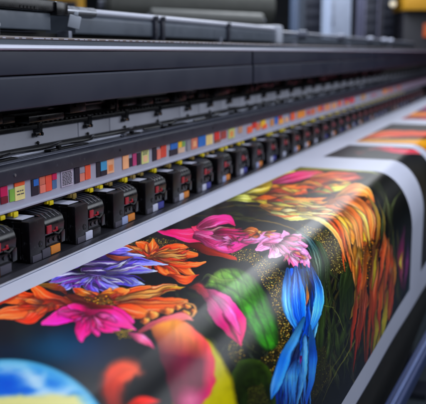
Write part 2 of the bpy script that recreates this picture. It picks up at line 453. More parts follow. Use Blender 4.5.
    # --- dark olive leaf at the bottom
    def olive(x, y, sd):
        v = fbm(x / 8, y / 8, 11)[:, None]; e = np.clip(sd / 6, 0, 1)[:, None]
        return np.array([26, 40, 8.]) * (.5 + 1.1 * v) + np.array([30, 40, 6.]) * (1 - e)
    a.poly([(231, 372), (240, 362), (252, 359), (266, 366), (274, 385), (272, 412), (232, 412)], olive, 1.5)
    a.speck([(248, 388), (262, 382), (270, 404), (246, 406)], 2.3, [(90, 96, 30)], .5, 7)
    # --- big green leaf
    def leaf(x, y, sd):
        u = (x - 205) * .62 + (y - 270) * .78; v = (x - 205) * .78 - (y - 270) * .62
        t = np.clip(u / 100, 0, 1)[:, None]; vn = v + u * u * .0006
        vein = np.exp(-((((vn + .25 * u) / 9.0) % 1 - .5) / .09) ** 2)
        n1 = fbm(u / 9, v / 3.2, 21)
        c = np.array([150, 178, 84.]) * (1 - t) ** 2.2 + np.array([58, 146, 30.]) * (1 - (1 - t) ** 2.2)
        dk = np.clip(((v - 14) / 22), 0, 1)[:, None]
        c = c * (1 - .35 * dk) * (.68 + .75 * n1)[:, None] * (1 - .2 * vein)[:, None]
        e = np.clip(1 - sd / 5, 0, 1)[:, None]; c = c * (1 - .5 * e) * (1 - .15 * t)
        return np.clip(c, 0, 255)
    a.poly([(202, 287), (212, 274), (228, 268), (243, 270), (256, 280), (268, 298), (277, 322), (278, 342), (269, 351), (258, 345), (250, 332), (238, 306), (220, 292)], leaf, 2.4)
    P([(206, 283), (232, 290), (256, 312), (268, 346)], [.4, .8, .6, .2], [(40, 70, 20), (24, 60, 14), (18, 50, 10)], alpha=.5, soft=1.6)
    P([(222, 270), (244, 284), (262, 306)], [.3, .7, .2], [(60, 100, 34), (24, 70, 14)], alpha=.4, soft=1.6)
    for q in range(22):
        u = q / 21; x0 = 206 + 62 * u; y0 = 282 + 58 * u ** 1.3; sg = 1 if q % 2 else -1
        P([(x0, y0), (x0 + 9 * sg + 5, y0 - 7 * sg + 4), (x0 + 16 * sg + 12, y0 - 9 * sg + 11)], [.3, 1.6, .3], [(30, 84, 16), (110, 170, 60)] if q % 3 else [(20, 60, 10), (30, 84, 14)], seed=700 + q, alpha=.12, soft=3, shadow=0) if 2 < q < 17 else None
    P([(200, 282), (206, 276), (220, 282), (236, 280)], [.3, 1.6, 2.2, .2], [(150, 170, 90), (130, 160, 80)], alpha=.5)
    # --- orange flower above the violet one
    O1 = [(200, 40, 10), (236, 70, 22), (248, 112, 44)]
    a.fan((150, 257), [(108, 252, 5), (118, 262, 5), (124, 246, 5), (137, 243, 5), (152, 241, 4.5), (104, 262, 4), (130, 268, 5), (144, 272, 5)], 5, [(200, 50, 14), (226, 78, 20), (240, 110, 36)], 3, streak=.32)
    a.fan((150, 257), [(197, 255, 4.5), (193, 246, 3.6), (186, 250, 4), (194, 276, 5), (180, 276, 5), (166, 274, 5), (206, 262, 3)], 4.5, O1, 4, streak=.32)
    a.fan((152, 257), [(168, 250, 3), (176, 260, 3), (160, 264, 3), (140, 262, 3), (132, 256, 3)], 3, [(250, 130, 40), (255, 180, 90), (248, 120, 50)], 5)
    P([(168, 276), (186, 280), (198, 276)], [2, 4, .5], [(190, 50, 20), (236, 90, 30), (200, 60, 24)], seed=6)
    P([(186, 243), (205, 250), (232, 257), (238, 260)], [1, 4.5, 2.5, .2], [(90, 20, 16), (170, 40, 20), (200, 70, 40)], seed=62)
    fx = random.Random(61)
    for q in range(60):
        an = fx.uniform(0, 6.28); L = fx.uniform(14, 46); x1 = 150 + math.cos(an) * L; y1 = 257 + math.sin(an) * L * .42
        if y1 < 243: continue
        c = [(250, 120, 44), (214, 50, 16), (252, 160, 80), (160, 26, 12)][q % 4]
        P([(150 + math.cos(an) * 4, 257 + math.sin(an) * 2), ((150 + x1) / 2 + fx.uniform(-2, 2), (257 + y1) / 2 + fx.uniform(-1.5, 1.5)), (x1, y1)], [.4, fx.uniform(.8, 2.2), fx.uniform(.8, 2), .2], [tuple(v * .8 for v in c), c], seed=560 + q, streak=.4, shadow=.6, alpha=.9)
    # --- violet flower
    V = [(120, 90, 210), (90, 70, 205), (150, 150, 240), (200, 210, 250)]
    vp = [((96, 252), (120, 250), (132, 249), 3), ((86, 258), (120, 256), (146, 257), 4), ((84, 264), (125, 262), (168, 266), 5), ((84, 270), (122, 270), (158, 272), 4.5),
          ((84, 274), (115, 280), (145, 284), 5), ((84, 278), (105, 286), (124, 292), 5), ((82, 278), (92, 288), (100, 296), 4.5), ((74, 274), (68, 284), (58, 290), 5),
          ((78, 272), (62, 276), (49, 282), 4.5), ((80, 276), (76, 288), (82, 294), 4.5), ((90, 262), (70, 266), (58, 270), 3.5), ((92, 256), (78, 262), (66, 268), 3)]
    for q, (c0, m, t, w) in enumerate(vp):
        cc = [(104, 40, 150), (110, 80, 215), (130, 130, 240), (196, 206, 250)] if q % 2 else [(60, 30, 130), (150, 110, 225), (100, 90, 220), (170, 190, 250)]
        P([c0, m, t], [w * .5, w, w * .95, .4], cc, seed=q + 80, streak=.5, sf=4, edge=.1, rim=(190, 196, 245) if q % 3 == 0 else None, rimw=.2)
    for q, l in enumerate([((80, 262), (112, 259), (150, 262)), ((80, 268), (112, 266), (140, 268)), ((78, 272), (104, 273), (128, 277)), ((96, 254), (112, 255), (128, 254)), ((84, 280), (100, 287), (112, 292))]):
        P(l, [.4, 1.5, .2], [(24, 16, 66), (46, 26, 110)], seed=q, alpha=.85)
    for q, l in enumerate([((86, 265), (112, 263), (136, 265)), ((84, 271), (106, 270), (130, 272)), ((90, 277), (110, 281), (130, 283)), ((58, 284), (70, 282), (80, 276))]):
        P(l, [.3, .8, .2], [(230, 226, 255), (210, 216, 255)], seed=q, alpha=.9)
    P([(104, 255), (118, 258), (134, 258)], [1, 2.4, .3], [(150, 60, 40), (190, 90, 40)], alpha=.9)
    P([(66, 284), (76, 280), (86, 282), (92, 292)], [1, 3.4, 3, .4], [(150, 50, 180), (90, 30, 140)], seed=9, alpha=.8)
    # --- orange flower below the violet one
    O2 = [(190, 40, 10), (234, 80, 26), (248, 124, 60)]
    a.fan((104, 306), [(176, 286, 4.2), (160, 294, 4.5), (188, 300, 6), (150, 286, 4), (128, 290, 5), (110, 290, 6), (90, 291, 6), (146, 306, 6), (170, 308, 6), (132, 318, 6), (186, 306, 5), (152, 316, 5)], 5, O2, 8, streak=.35, bend=.08)
    a.fan((96, 298), [(74, 290, 5), (66, 298, 6), (84, 308, 6), (110, 310, 6), (124, 300, 5)], 5, [(210, 90, 10), (230, 130, 20), (170, 50, 14)], 9, streak=.4)
    for q in range(34):
        x1 = fx.uniform(62, 186); y1 = 300 - (x1 - 100) * .12 + fx.uniform(-9, 13)
        c = [(250, 120, 50), (206, 50, 16), (252, 168, 84), (150, 30, 12), (226, 150, 40)][q % 5]
        P([(100 + (x1 - 100) * .25, 303 + (y1 - 303) * .25), (100 + (x1 - 100) * .65, 303 + (y1 - 303) * .7 + fx.uniform(-2, 2)), (x1, y1)], [.4, fx.uniform(1, 2.6), fx.uniform(.8, 2.4), .2], [tuple(v * .8 for v in c), c], seed=600 + q, streak=.4, shadow=.6, alpha=.9)
    P([(64, 294), (80, 300), (100, 312), (108, 318)], [1, 4, 3, .4], [(120, 30, 16), (70, 20, 10), (120, 50, 10)], seed=4, alpha=.8)
    a.speck([(84, 296), (108, 294), (118, 308), (100, 318), (84, 308)], 3.4, [(226, 170, 30), (200, 120, 20), (150, 110, 10)], .8, 14)
    # orange lily at the left edge
    L1 = [(150, 30, 20), (226, 64, 26), (246, 96, 40), (240, 110, 50)]
    P([(66, 300), (40, 300), (14, 298), (-12, 302)], [1, 6, 6, 2], L1, seed=91, streak=.3)
    P([(74, 302), (50, 300), (36, 290), (30, 284)], [1, 7, 5, .5], [(200, 50, 20), (240, 90, 30), (230, 100, 30)], seed=93, streak=.3)
    P([(70, 306), (46, 306), (22, 312), (-14, 316)], [1, 7, 8, 3], L1, seed=92, streak=.35)
    P([(50, 306), (38, 312), (28, 320), (16, 321)], [3, 6, 4, .4], [(236, 90, 34), (226, 60, 24), (200, 44, 20)], seed=94, streak=.3)
    P([(38, 286), (56, 286), (66, 294)], [1, 4, 1], [(200, 150, 30), (150, 60, 20), (90, 20, 10)], seed=95, alpha=.85)
    P([(20, 292), (6, 300), (-6, 305)], [1, 3, 1], [(200, 60, 20), (160, 30, 20)], seed=97, alpha=.8)
    # --- hot pink flower
    K = [(170, 10, 70), (238, 14, 130), (252, 60, 160)]
    a.fan((90, 309), [(43, 323, 6), (60, 312, 5), (80, 339, 8), (98, 334, 7), (116, 330, 8), (132, 322, 7), (70, 306, 4)], 6, K, 11, streak=.14, edge=.2, bend=.05)
    P([(88, 312), (112, 318), (136, 330)], [3, 8, 1], [(236, 20, 120), (246, 50, 146), (240, 70, 150)], seed=12, streak=.14)
    P([(74, 302), (92, 306), (112, 308)], [1, 3, 1], [(120, 20, 20), (90, 14, 10), (140, 40, 20)], alpha=.7)
    P([(112, 332), (124, 332), (134, 330)], [.5, 1.2, .3], [(230, 170, 90), (220, 190, 80)], alpha=.9)
    a.speck([(112, 330), (130, 331), (132, 338), (118, 339)], 3, [(190, 160, 40)], .8, 3)
    P([(130, 334), (142, 340), (152, 350)], [2, 5, .5], [(240, 90, 150), (246, 120, 160), (200, 60, 110)], seed=13, soft=2)
    # stamens
    for (x, y, rr) in ((152, 316, 5), (166, 312, 4.5), (177, 308, 4), (188, 306, 3.6), (193, 312, 3.4), (184, 315, 4), (145, 322, 4)):
        P([(x - rr * .6, y), (x + rr * .6, y)], [rr * .7, rr, rr * .7], [(226, 110, 50), (250, 160, 80)], edge=.25, soft=2.2)
    a.line([(170, 326), (184, 320), (194, 314), (195, 305), (186, 300)], 1.1, (240, 170, 100), .9, 1.2)
    P([(140, 332), (160, 324), (180, 318), (192, 320)], [2, 5, 4, .5], [(230, 90, 110), (236, 120, 130), (240, 140, 130)], seed=5, soft=1.5)
    # --- pink orchid, centre
    K2 = [(200, 20, 100), (240, 60, 150), (252, 130, 190)]
    P([(226, 240), (200, 237), (176, 233), (153, 232)], [2, 7, 4.5, .4], [(246, 90, 150), (238, 50, 110), (226, 30, 110), (200, 24, 110)], seed=21, streak=.3)
    P([(214, 238), (200, 232), (192, 228)], [3, 5, 1], [(246, 80, 130), (240, 60, 110), (220, 50, 90)], seed=22)
    P([(200, 229), (214, 222), (228, 220), (236, 226)], [3, 6, 5, 1], [(220, 30, 110), (246, 70, 160), (240, 50, 140), (200, 20, 100)], seed=23, streak=.35)
    P([(204, 232), (220, 231), (236, 229)], [1, 3, .5], [(250, 190, 190), (252, 160, 170), (240, 120, 60)], seed=24)
    P([(196, 236), (214, 240), (232, 244), (256, 240)], [4, 9, 8, 2], [(240, 50, 140), (250, 110, 180), (236, 50, 150), (230, 60, 150)], seed=25, streak=.35, sf=4)
    P([(204, 240), (220, 246), (232, 249)], [2, 5, .5], [(230, 30, 120), (250, 100, 170), (236, 60, 140)], seed=26)
    P([(236, 238), (248, 236), (262, 242)], [3, 6, 2], [(226, 30, 120), (216, 30, 120), (240, 80, 150)], seed=27)
    P([(242, 233), (252, 231), (262, 234), (276, 231)], [1, 3.5, 3, .5], [(200, 80, 20), (246, 140, 50), (230, 120, 50), (220, 130, 60)], seed=28, streak=.5)
    P([(250, 237), (262, 237), (274, 235)], [1, 2.6, .4], [(236, 110, 40), (250, 160, 80)], seed=29, streak=.5)
    # --- pale pink flower at the bend
    K3 = [(230, 60, 140), (246, 120, 190), (255, 214, 232)]
    a.fan((286, 243), [(250, 240, 5), (256, 250, 5), (268, 236, 4), (284, 232, 4), (300, 236, 5), (306, 246, 5), (310, 258, 4), (270, 256, 6)], 5, [(240, 90, 170), (250, 140, 196), (250, 150, 200)], 15, streak=.35)
    a.fan((284, 242), [(311, 268, 4.5), (302, 262, 5), (296, 268, 4), (306, 254, 5), (286, 254, 5)], 5, [(250, 160, 200), (255, 190, 220), (250, 120, 180)], 16, streak=.4)
    P([(276, 246), (292, 256), (299, 273)], [3, 6, .5], [(250, 190, 214), (252, 150, 190), (240, 90, 160)], seed=17, streak=.4)
    P([(264, 244), (282, 244), (300, 250)], [2, 5, 1], [(240, 100, 170), (250, 160, 205), (250, 180, 215)], seed=18, streak=.3)
    def details(cx, cy, rx, ry, n, cols, seed, a0=0, a1=6.28, w=(.6, 1.8), inner=.2):
        rr = random.Random(seed)
        for q in range(n):
            an = rr.uniform(a0, a1); k = rr.uniform(.55, 1.0)
            ex, ey = cx + math.cos(an) * rx * k, cy + math.sin(an) * ry * k; sx, sy = cx + math.cos(an) * rx * inner, cy + math.sin(an) * ry * inner
            c = cols[q % len(cols)]
            P([(sx, sy), ((sx + ex) / 2 + rr.uniform(-2, 2), (sy + ey) / 2 + rr.uniform(-1.5, 1.5)), (ex, ey)], [.3, rr.uniform(*w), rr.uniform(*w), .2], [tuple(v * .75 for v in c), c], seed=seed * 50 + q, streak=.4, shadow=.5, alpha=.85)
    details(268, 238, 44, 20, 30, [(255, 150, 195), (236, 80, 160), (255, 180, 212), (220, 50, 130), (250, 130, 190)], 71, .0, 1.5, (.8, 2.2), .35)
    details(288, 250, 22, 18, 18, [(255, 190, 220), (240, 100, 170), (250, 150, 120)], 72, .3, 1.9)
    details(196, 233, 56, 12, 26, [(240, 60, 150), (200, 16, 100), (252, 120, 180), (226, 30, 110), (250, 150, 140)], 73, -.5, .9, (.8, 2.2), .3)
    details(236, 242, 24, 8, 16, [(240, 70, 150), (252, 130, 190), (190, 16, 90)], 74)
    details(150, 257, 46, 14, 20, [(252, 130, 50), (255, 180, 100), (226, 60, 18)], 79, -.7, .55, (1, 2.6), .15)
    details(262, 234, 16, 5, 14, [(250, 150, 60), (210, 80, 20), (255, 180, 100), (150, 50, 14)], 75)
    details(90, 312, 36, 20, 26, [(250, 40, 150), (210, 10, 100), (252, 90, 170)], 76, .3, 3.0, (1, 2.6))
    details(96, 272, 60, 17, 46, [(110, 90, 225), (60, 36, 150), (170, 176, 250), (140, 60, 190), (214, 220, 252)], 77, -1.0, 2.9, (.5, 1.7))
    details(50, 304, 42, 12, 22, [(236, 76, 26), (190, 36, 14), (250, 120, 50)], 78, 1.2, 4.0, (1, 3))
    # --- pink bud
    P([(202, 291), (218, 304), (233, 324), (240, 346)], [2.5, 12, 14, 1], [(200, 90, 130), (240, 90, 170), (232, 30, 130), (206, 10, 100)], seed=19, streak=.22, sf=3, edge=.15)
    P([(214, 297), (230, 314), (240, 334)], [1.5, 5.5, 1], [(250, 170, 214), (250, 120, 190), (236, 60, 150)], seed=20, alpha=.85, soft=3)
    P([(222, 314), (231, 328), (238, 343)], [.4, 1.6, .2], [(120, 0, 60), (90, 0, 40)], alpha=.7, soft=1.5)
    P([(190, 287), (198, 288), (206, 296)], [1, 4.5, 3], [(170, 40, 30), (190, 50, 60), (160, 50, 80)], soft=3, alpha=.8)
    # --- globe, lower left
    wA, wB = a.A, a.B; a.A, a.B = a.A0, a.B0
    i = a.sel(-400, 130, 340, 900)
    x = (a.A[i] - 8) / 105; y = (a.B[i] - 450) / 91; rr = np.sqrt(x * x + y * y)
    al = np.clip((1 - rr) * 60 + .5, 0, 1)
    cl = fbm(a.A[i] / 26 + a.B[i] / 60, a.B[i] / 14, 40); cl = np.clip((cl - .46) * 6, 0, 1)[:, None]
    base = np.array([10, 118, 214.]) * (1 - cl) + np.array([196, 222, 240.]) * cl
    b1 = np.exp(-(((a.A[i] - 8) / 22) ** 2 + ((a.B[i] - 384) / 13) ** 2))[:, None]; base = base * (1 - b1) + np.array([0, 92, 205.]) * b1
    b2 = np.exp(-(((a.A[i] - 55) / 12) ** 2 + ((a.B[i] - 383) / 8) ** 2))[:, None]; base = base * (1 - b2) + np.array([20, 130, 215.]) * b2
    b3 = np.exp(-(((a.A[i] - 32 - (a.B[i] - 378) * .8) / 8) ** 2 + ((a.B[i] - 378) / 16) ** 2))[:, None] * .9; base = base * (1 - b3) + np.array([190, 222, 240.]) * b3
    ye = np.clip((a.B[i] - 393 + 5 * (fbm(a.A[i] / 12, a.B[i] / 12, 44) - .5)) / 5, 0, 1)[:, None] * np.clip((96 - a.A[i]) / 20, 0, 1)[:, None]
    base = base * (1 - ye) + np.array([222, 218, 150.]) * ye
    rimc = np.clip((rr - .84) / .12, 0, 1)[:, None]; base = base * (1 - rimc * .85) + np.array([110, 190, 226.]) * rimc * .85
    edge = np.clip((rr - .955) / .045, 0, 1)[:, None]; base = base * (1 - edge * .6) + np.array([20, 90, 120.]) * edge * .6
    a.over(i, base, al)
    a.A, a.B = wA, wB
    # --- coral bloom, bottom
    P([(118, 412), (113, 392), (116, 376), (132, 370), (139, 372)], [9, 12, 12, 9, 3], [(190, 40, 30), (206, 60, 36), (220, 90, 60), (200, 96, 70)], seed=51, soft=11, streak=.15)
    P([(128, 412), (142, 402), (158, 402)], [5, 7, 1], [(214, 60, 40), (210, 50, 40), (180, 40, 40)], seed=52, soft=4)
    # --- large pink and yellow bulb
    def yel(x, y, sd):
        v = fbm(x / 20, y / 20, 71)[:, None]
        return np.array([176, 166, 8.]) * (.8 + .4 * v) * (1 - .5 * np.clip(1 - sd / 4, 0, 1)[:, None])
    a.poly([(196, 334), (212, 342), (224, 358), (232, 378), (236, 400), (238, 430), (170, 430), (185, 370)], yel, 1.5)
    def bulb(x, y, sd):
        u = (x - 150 - (y - 322) * .22) / 62; t = np.clip((y - 322) / 80, 0, 1)[:, None]
        top = np.clip(1 - (y - 320 - 10 * u) / 34, 0, 1)[:, None] ** .8
        c = np.array([110, 12, 52.]) * (1 - top) + np.array([255, 168, 70.]) * top
        left = np.clip(.34 - u, 0, .34)[:, None] / .34 * (1 - top); c = c * (1 - .35 * left)
        rim = np.clip(1 - sd / 13, 0, 1)[:, None] ** .7 * np.clip((u - .35) / .3, 0, 1)[:, None]
        c = c * (1 - rim) + (np.array([252, 110, 90.]) * (1 - t) + np.array([222, 8, 104.]) * t) * rim
        lo = np.clip((y - 384) / 16, 0, 1)[:, None] * np.exp(-((x - 192) / 14) ** 2)[:, None]
        c = c * (1 - lo) + np.array([216, 110, 150.]) * lo
        return np.clip(c * (.85 + .3 * fbm(x / 6, y / 26, 72))[:, None], 0, 255)
    a.poly([(152, 330), (162, 322), (180, 321), (198, 332), (211, 350), (216, 372), (210, 392), (196, 412), (180, 424), (172, 400), (164, 368), (156, 348)], bulb, 3.0)
    # --- blue flower
    def blu_(x, y, sd):
        v = fbm(x / 3.5, y / 14, 131)[:, None]; t = np.clip((y - 270) / 130, 0, 1)[:, None]
        return np.clip((np.array([14, 96, 208.]) * (1 - t) + np.array([8, 52, 150.]) * t) * (.45 + 1.1 * v), 0, 255)
    a.poly([(286, 272), (292, 268), (300, 270), (310, 268), (318, 282), (320, 302), (313, 330), (317, 356), (312, 384), (304, 414), (280, 414), (276, 390), (284, 356), (294, 336), (288, 312), (285, 290)], blu_, 1.0)
    Y_ = [266, 285, 305, 325, 340, 358, 380, 412]; CX = [301, 302, 303, 305, 303, 299, 296, 294]; WX = [9, 15, 15.5, 10, 10, 14, 18, 20]
    for q in range(46):
        o = -1 + 2 * ((q * 17) % 46) / 45.0; k0 = r.choice((0, 0, 1, 3)); k1 = r.choice((4, 5, 6, 7, 7)); k1 = max(k1, k0 + 3)
        pts = [(CX[k] + (o * (1 if k < 4 else .95) + .3 * math.sin(k * 1.3 + q)) * WX[k] * .82, Y_[k] + (r.uniform(-3, 10) if k == k0 else 0)) for k in range(k0, k1 + 1)]
        c = [(84, 170, 245), (30, 120, 232), (16, 90, 210), (10, 60, 176), (46, 140, 238)][q % 5]
        P(pts, [.6, 2.2, 3.0, 2.2, .4], [tuple(v * .9 for v in c), c, tuple(v * .7 for v in c)], seed=300 + q, streak=.28, sf=3, edge=.45, shadow=.7)
    P([(288, 269), (287, 288), (289, 310), (297, 332)], [1.5, 5.5, 6, 1], [(20, 110, 220), (60, 160, 245), (90, 180, 250), (30, 120, 225)], seed=330, streak=.45, sf=4)
    P([(296, 268), (297, 290), (299, 312), (303, 330)], [2, 6.5, 6.5, 1], [(10, 90, 205), (24, 124, 236), (16, 104, 222), (10, 80, 190)], seed=331, streak=.5, sf=4)
    P([(312, 268), (318, 288), (317, 310), (309, 336)], [1, 4.5, 5, .8], [(20, 90, 190), (50, 140, 235), (90, 176, 245), (30, 110, 220)], seed=332, streak=.5, sf=4)
    P([(307, 272), (309, 288), (307, 306)], [.5, 1.6, .3], [(14, 14, 30), (30, 20, 40)], alpha=.85)
    P([(306, 284), (307, 297), (305, 305)], [.4, 1.3, .3], [(240, 170, 60), (200, 90, 60)], alpha=.9)
    P([(304, 318), (295, 338), (284, 360), (276, 384), (271, 399)], [1.5, 4.5, 6, 5, .4], [(60, 160, 240), (96, 184, 248), (40, 124, 220), (70, 150, 228), (30, 110, 200)], seed=106, streak=.22, sf=2)
    P([(310, 326), (313, 350), (312, 372), (306, 404)], [1, 4, 4, 1], [(60, 150, 236), (24, 100, 214), (60, 140, 226), (16, 80, 190)], seed=333, streak=.22, sf=2)
    P([(299, 344), (295, 356), (291, 366)], [1, 4, 1], [(4, 14, 60), (8, 20, 76)], seed=107, alpha=.85, soft=2)
    P([(301, 357), (300, 364)], [1.4, .4], [(160, 30, 150), (120, 20, 130)], alpha=.9)
    for q in range(9):
        x = r.uniform(284, 306); P([(296, 358), (x, 376), (x + r.uniform(-5, 4), 404)], [.3, 1.3, .3], [(30, 90, 190), (90, 170, 240), (40, 110, 210)], seed=110 + q, alpha=.7)
    # --- big orange and yellow bloom, over the bend
    P([(232, 196), (250, 190), (268, 186), (300, 172)], [2, 6, 8, 4], [(90, 100, 30), (150, 140, 40), (190, 160, 40), (190, 180, 60)], seed=120, streak=.6)
    P([(226, 200), (244, 198), (262, 202)], [1, 4, 1], [(110, 120, 40), (180, 180, 70), (120, 120, 40)], seed=121, streak=.6)
    P([(250, 196), (264, 202), (276, 206)], [1, 3, .5], [(230, 200, 60), (220, 190, 60), (100, 90, 30)], seed=122, streak=.6)
    P([(274, 183), (292, 178), (310, 174), (328, 174)], [2, 5, 4, 1], [(220, 60, 120), (226, 50, 120), (236, 80, 120), (236, 110, 60)], seed=123, streak=.3)
    P([(296, 170), (330, 168), (360, 170), (378, 174)], [1.5, 2.4, 2, .6], [(196, 190, 40), (176, 170, 40), (160, 160, 60), (90, 100, 50)], seed=124, streak=.3)
    P([(300, 188), (320, 182), (344, 178), (364, 178)], [3, 7, 6, 1], [(180, 60, 10), (226, 96, 20), (210, 60, 20), (110, 30, 16)], seed=125, streak=.5, sf=3)
    P([(312, 178), (332, 175), (356, 174)], [1, 3.4, 1], [(236, 130, 40), (226, 100, 30), (140, 40, 20)], seed=126, streak=.5)
    P([(272, 190), (288, 190), (306, 184)], [2, 5, 2], [(190, 170, 70), (206, 170, 60), (180, 110, 20)], seed=127, streak=.5)
    P([(266, 196), (284, 192), (302, 190), (316, 192)], [3, 6, 5, 2], [(220, 110, 30), (240, 126, 30), (220, 90, 16), (200, 70, 10)], seed=128, streak=.4)
    P([(310, 194), (326, 190), (344, 186), (360, 187)], [2, 4, 4, .5], [(90, 100, 20), (176, 180, 50), (206, 196, 70), (160, 130, 60)], seed=129, streak=.4)
    P([(306, 188), (312, 192), (318, 197)], [.5, 2.5, .5], [(20, 24, 14), (26, 30, 10)], alpha=.8)
    P([(322, 184), (334, 182), (352, 182)], [.5, 1.3, .5], [(40, 30, 10), (30, 24, 10)], alpha=.8)
    P([(268, 202), (290, 203), (318, 203), (344, 200)], [2, 5, 5.5, 2], [(200, 80, 20), (240, 130, 50), (226, 100, 30), (250, 150, 70)], seed=130, streak=.35)
    P([(262, 206), (284, 212), (310, 213), (338, 206)], [2, 6, 6, 3], [(236, 150, 40), (250, 186, 70), (240, 160, 50), (250, 160, 70)], seed=131, streak=.55, sf=6)
    P([(272, 212), (290, 217), (312, 217), (336, 222)], [1, 3.4, 3, .6], [(206, 206, 90), (236, 226, 120), (200, 190, 90), (240, 200, 120)], seed=132, streak=.6, sf=6)
    a.speck([(284, 206), (306, 207), (320, 210), (306, 214), (286, 212)], 2.6, [(90, 60, 10), (60, 50, 10)], .7, 15)
    P([(270, 199), (288, 197), (304, 197)], [.5, 1.4, .4], [(120, 30, 10), (90, 24, 10)], alpha=.8)
    def org(x, y, sd):
        v = fbm((x - y) / 9, (x + y) / 4, 141)[:, None]; t = np.clip((y - 200) / 80, 0, 1)[:, None]
        return np.clip((np.array([226, 120, 40.]) * (1 - t) + np.array([170, 66, 20.]) * t) * (.05 + 1.2 * v ** 1.3), 0, 255)
    a.poly([(322, 200), (346, 190), (366, 190), (376, 206), (380, 236), (376, 262), (368, 270), (352, 262), (346, 244), (334, 224)], org, 1.2)
    OP = [(250, 150, 70), (246, 130, 56), (236, 110, 40)]
    # petals fold over the bend and hang down
    P([(338, 198), (352, 190), (366, 192), (374, 202)], [3, 6, 5, .6], [(240, 170, 60), (236, 130, 50), (246, 150, 70), (220, 110, 50)], seed=140, streak=.35)
    P([(330, 204), (350, 204), (366, 218), (372, 240)], [4, 9, 9, 1], [(250, 150, 66), (246, 140, 70), (240, 124, 60), (220, 100, 40)], seed=141, streak=.4, sf=6)
    P([(326, 208), (344, 214), (358, 230), (366, 248)], [4, 8, 8, 1], [(250, 170, 80), (240, 120, 50), (246, 136, 64), (226, 100, 40)], seed=142, streak=.4, sf=6)
    P([(318, 214), (334, 220), (343, 238), (349, 260)], [2, 5, 5, 1], [(246, 200, 110), (246, 150, 70), (240, 126, 60), (230, 110, 50)], seed=143, streak=.4)
    P([(334, 216), (348, 224), (359, 236), (366, 242)], [2, 5, 6, .5], [(250, 200, 80), (244, 176, 50), (236, 160, 40), (230, 170, 50)], seed=144, streak=.35)
    P([(338, 222), (350, 236), (358, 248)], [2, 5, 1], [(250, 180, 60), (236, 140, 30), (240, 160, 50)], seed=145, streak=.35)
    P([(358, 243), (357, 258), (356, 272), (356, 288)], [4, 6, 5, .5], [(246, 170, 60), (240, 150, 50), (236, 130, 44), (226, 120, 40)], seed=146, streak=.3)
    ff = random.Random(33)
    for q in range(9):
        u = ff.random(); x0 = 314 + 34 * u + ff.uniform(-4, 4); y0 = 214 - 20 * u + ff.uniform(-3, 3)
        x2 = 346 + 28 * u + ff.uniform(-5, 4); y2 = 262 - 18 * u + ff.uniform(-16, 14)
        xm = (x0 + x2) / 2 + 7 + 3 * u; ym = (y0 + y2) / 2 - 7
        c = [(250, 160, 80), (240, 110, 44), (246, 134, 60), (252, 196, 96), (226, 90, 30), (236, 170, 50)][q % 6]
        P([(x0, y0), (xm, ym), (x2, y2)], [.4, ff.uniform(1.2, 3.4), ff.uniform(1.2, 3.6), .3], [tuple(v * .8 for v in c), c, tuple(v * .85 for v in c)], seed=400 + q, streak=.4, sf=3, shadow=.75)
    for q in range(30):
        x0 = ff.uniform(262, 320); y0 = ff.uniform(200, 216); L = ff.uniform(14, 34)
        c = [(250, 220, 110), (236, 150, 50), (210, 210, 90), (240, 120, 40), (255, 236, 160)][q % 5]
        P([(x0, y0), (x0 + L * .5, y0 + ff.uniform(-1, 3)), (x0 + L, y0 + ff.uniform(-2, 5))], [.3, ff.uniform(.6, 1.8), .3], [tuple(v * .6 for v in c), c], seed=440 + q, streak=.4, shadow=.6, alpha=.9)
    for q in range(16):
        x0 = ff.uniform(246, 340); y0 = 200 - (x0 - 246) * .22 + ff.uniform(-6, 8); L = ff.uniform(12, 34)
        c = [(236, 100, 24), (226, 190, 60), (246, 136, 40), (190, 56, 16), (250, 160, 50), (246, 176, 80)][q % 6]
        P([(x0, y0), (x0 + L * .5, y0 - ff.uniform(1, 4)), (x0 + L, y0 - ff.uniform(-2, 3))], [.3, ff.uniform(.8, 2.4), .3], [tuple(v * .5 for v in c), c, tuple(v * .8 for v in c)], seed=480 + q, streak=.4, shadow=.7, alpha=.85)
    for q in range(22):
        x0 = ff.uniform(350, 394); y0 = ff.uniform(232, 292); L = ff.uniform(18, 40)
        c = [(240, 120, 44), (216, 86, 30), (250, 156, 60), (220, 160, 50), (190, 60, 24)][q % 5]
        P([(x0, y0), (x0 + ff.uniform(-3, 2), y0 + L * .5), (x0 - ff.uniform(0, 8), y0 + L)], [.4, ff.uniform(2, 4.4), ff.uniform(2, 4), .2], [tuple(v * .8 for v in c), c, tuple(v * .7 for v in c)], seed=520 + q, streak=.4, shadow=.8, alpha=.9)
    P([(300, 216), (322, 222), (338, 238), (346, 262)], [.8, 2, 2, .3], [(250, 240, 170), (250, 220, 130), (240, 170, 80), (226, 110, 50)], seed=147, streak=.3)
    P([(368, 196), (377, 212), (378, 232), (374, 250)], [.6, 1.6, 1.6, .3], [(200, 170, 70), (190, 150, 50), (150, 100, 30), (90, 60, 20)], seed=148)
    P([(378, 200), (384, 220), (383, 244)], [.4, 1, .2], [(150, 130, 60), (120, 100, 40)], alpha=.8)
    a.speck([(360, 250), (372, 238), (378, 250), (374, 280), (364, 290), (361, 270)], 3.2, [(170, 90, 20), (120, 60, 10), (210, 140, 40)], .9, 16)
    for q in range(12):
        x = r.uniform(362, 378); P([(x, r.uniform(240, 262)), (x + r.uniform(-3, 3), 285), (x + r.uniform(-8, 4), r.uniform(300, 372))], [.5, r.uniform(1, 2.8), .3], [(150, 80, 20), (196, 90, 26), (140, 40, 16)], seed=150 + q, alpha=.8, streak=.4)
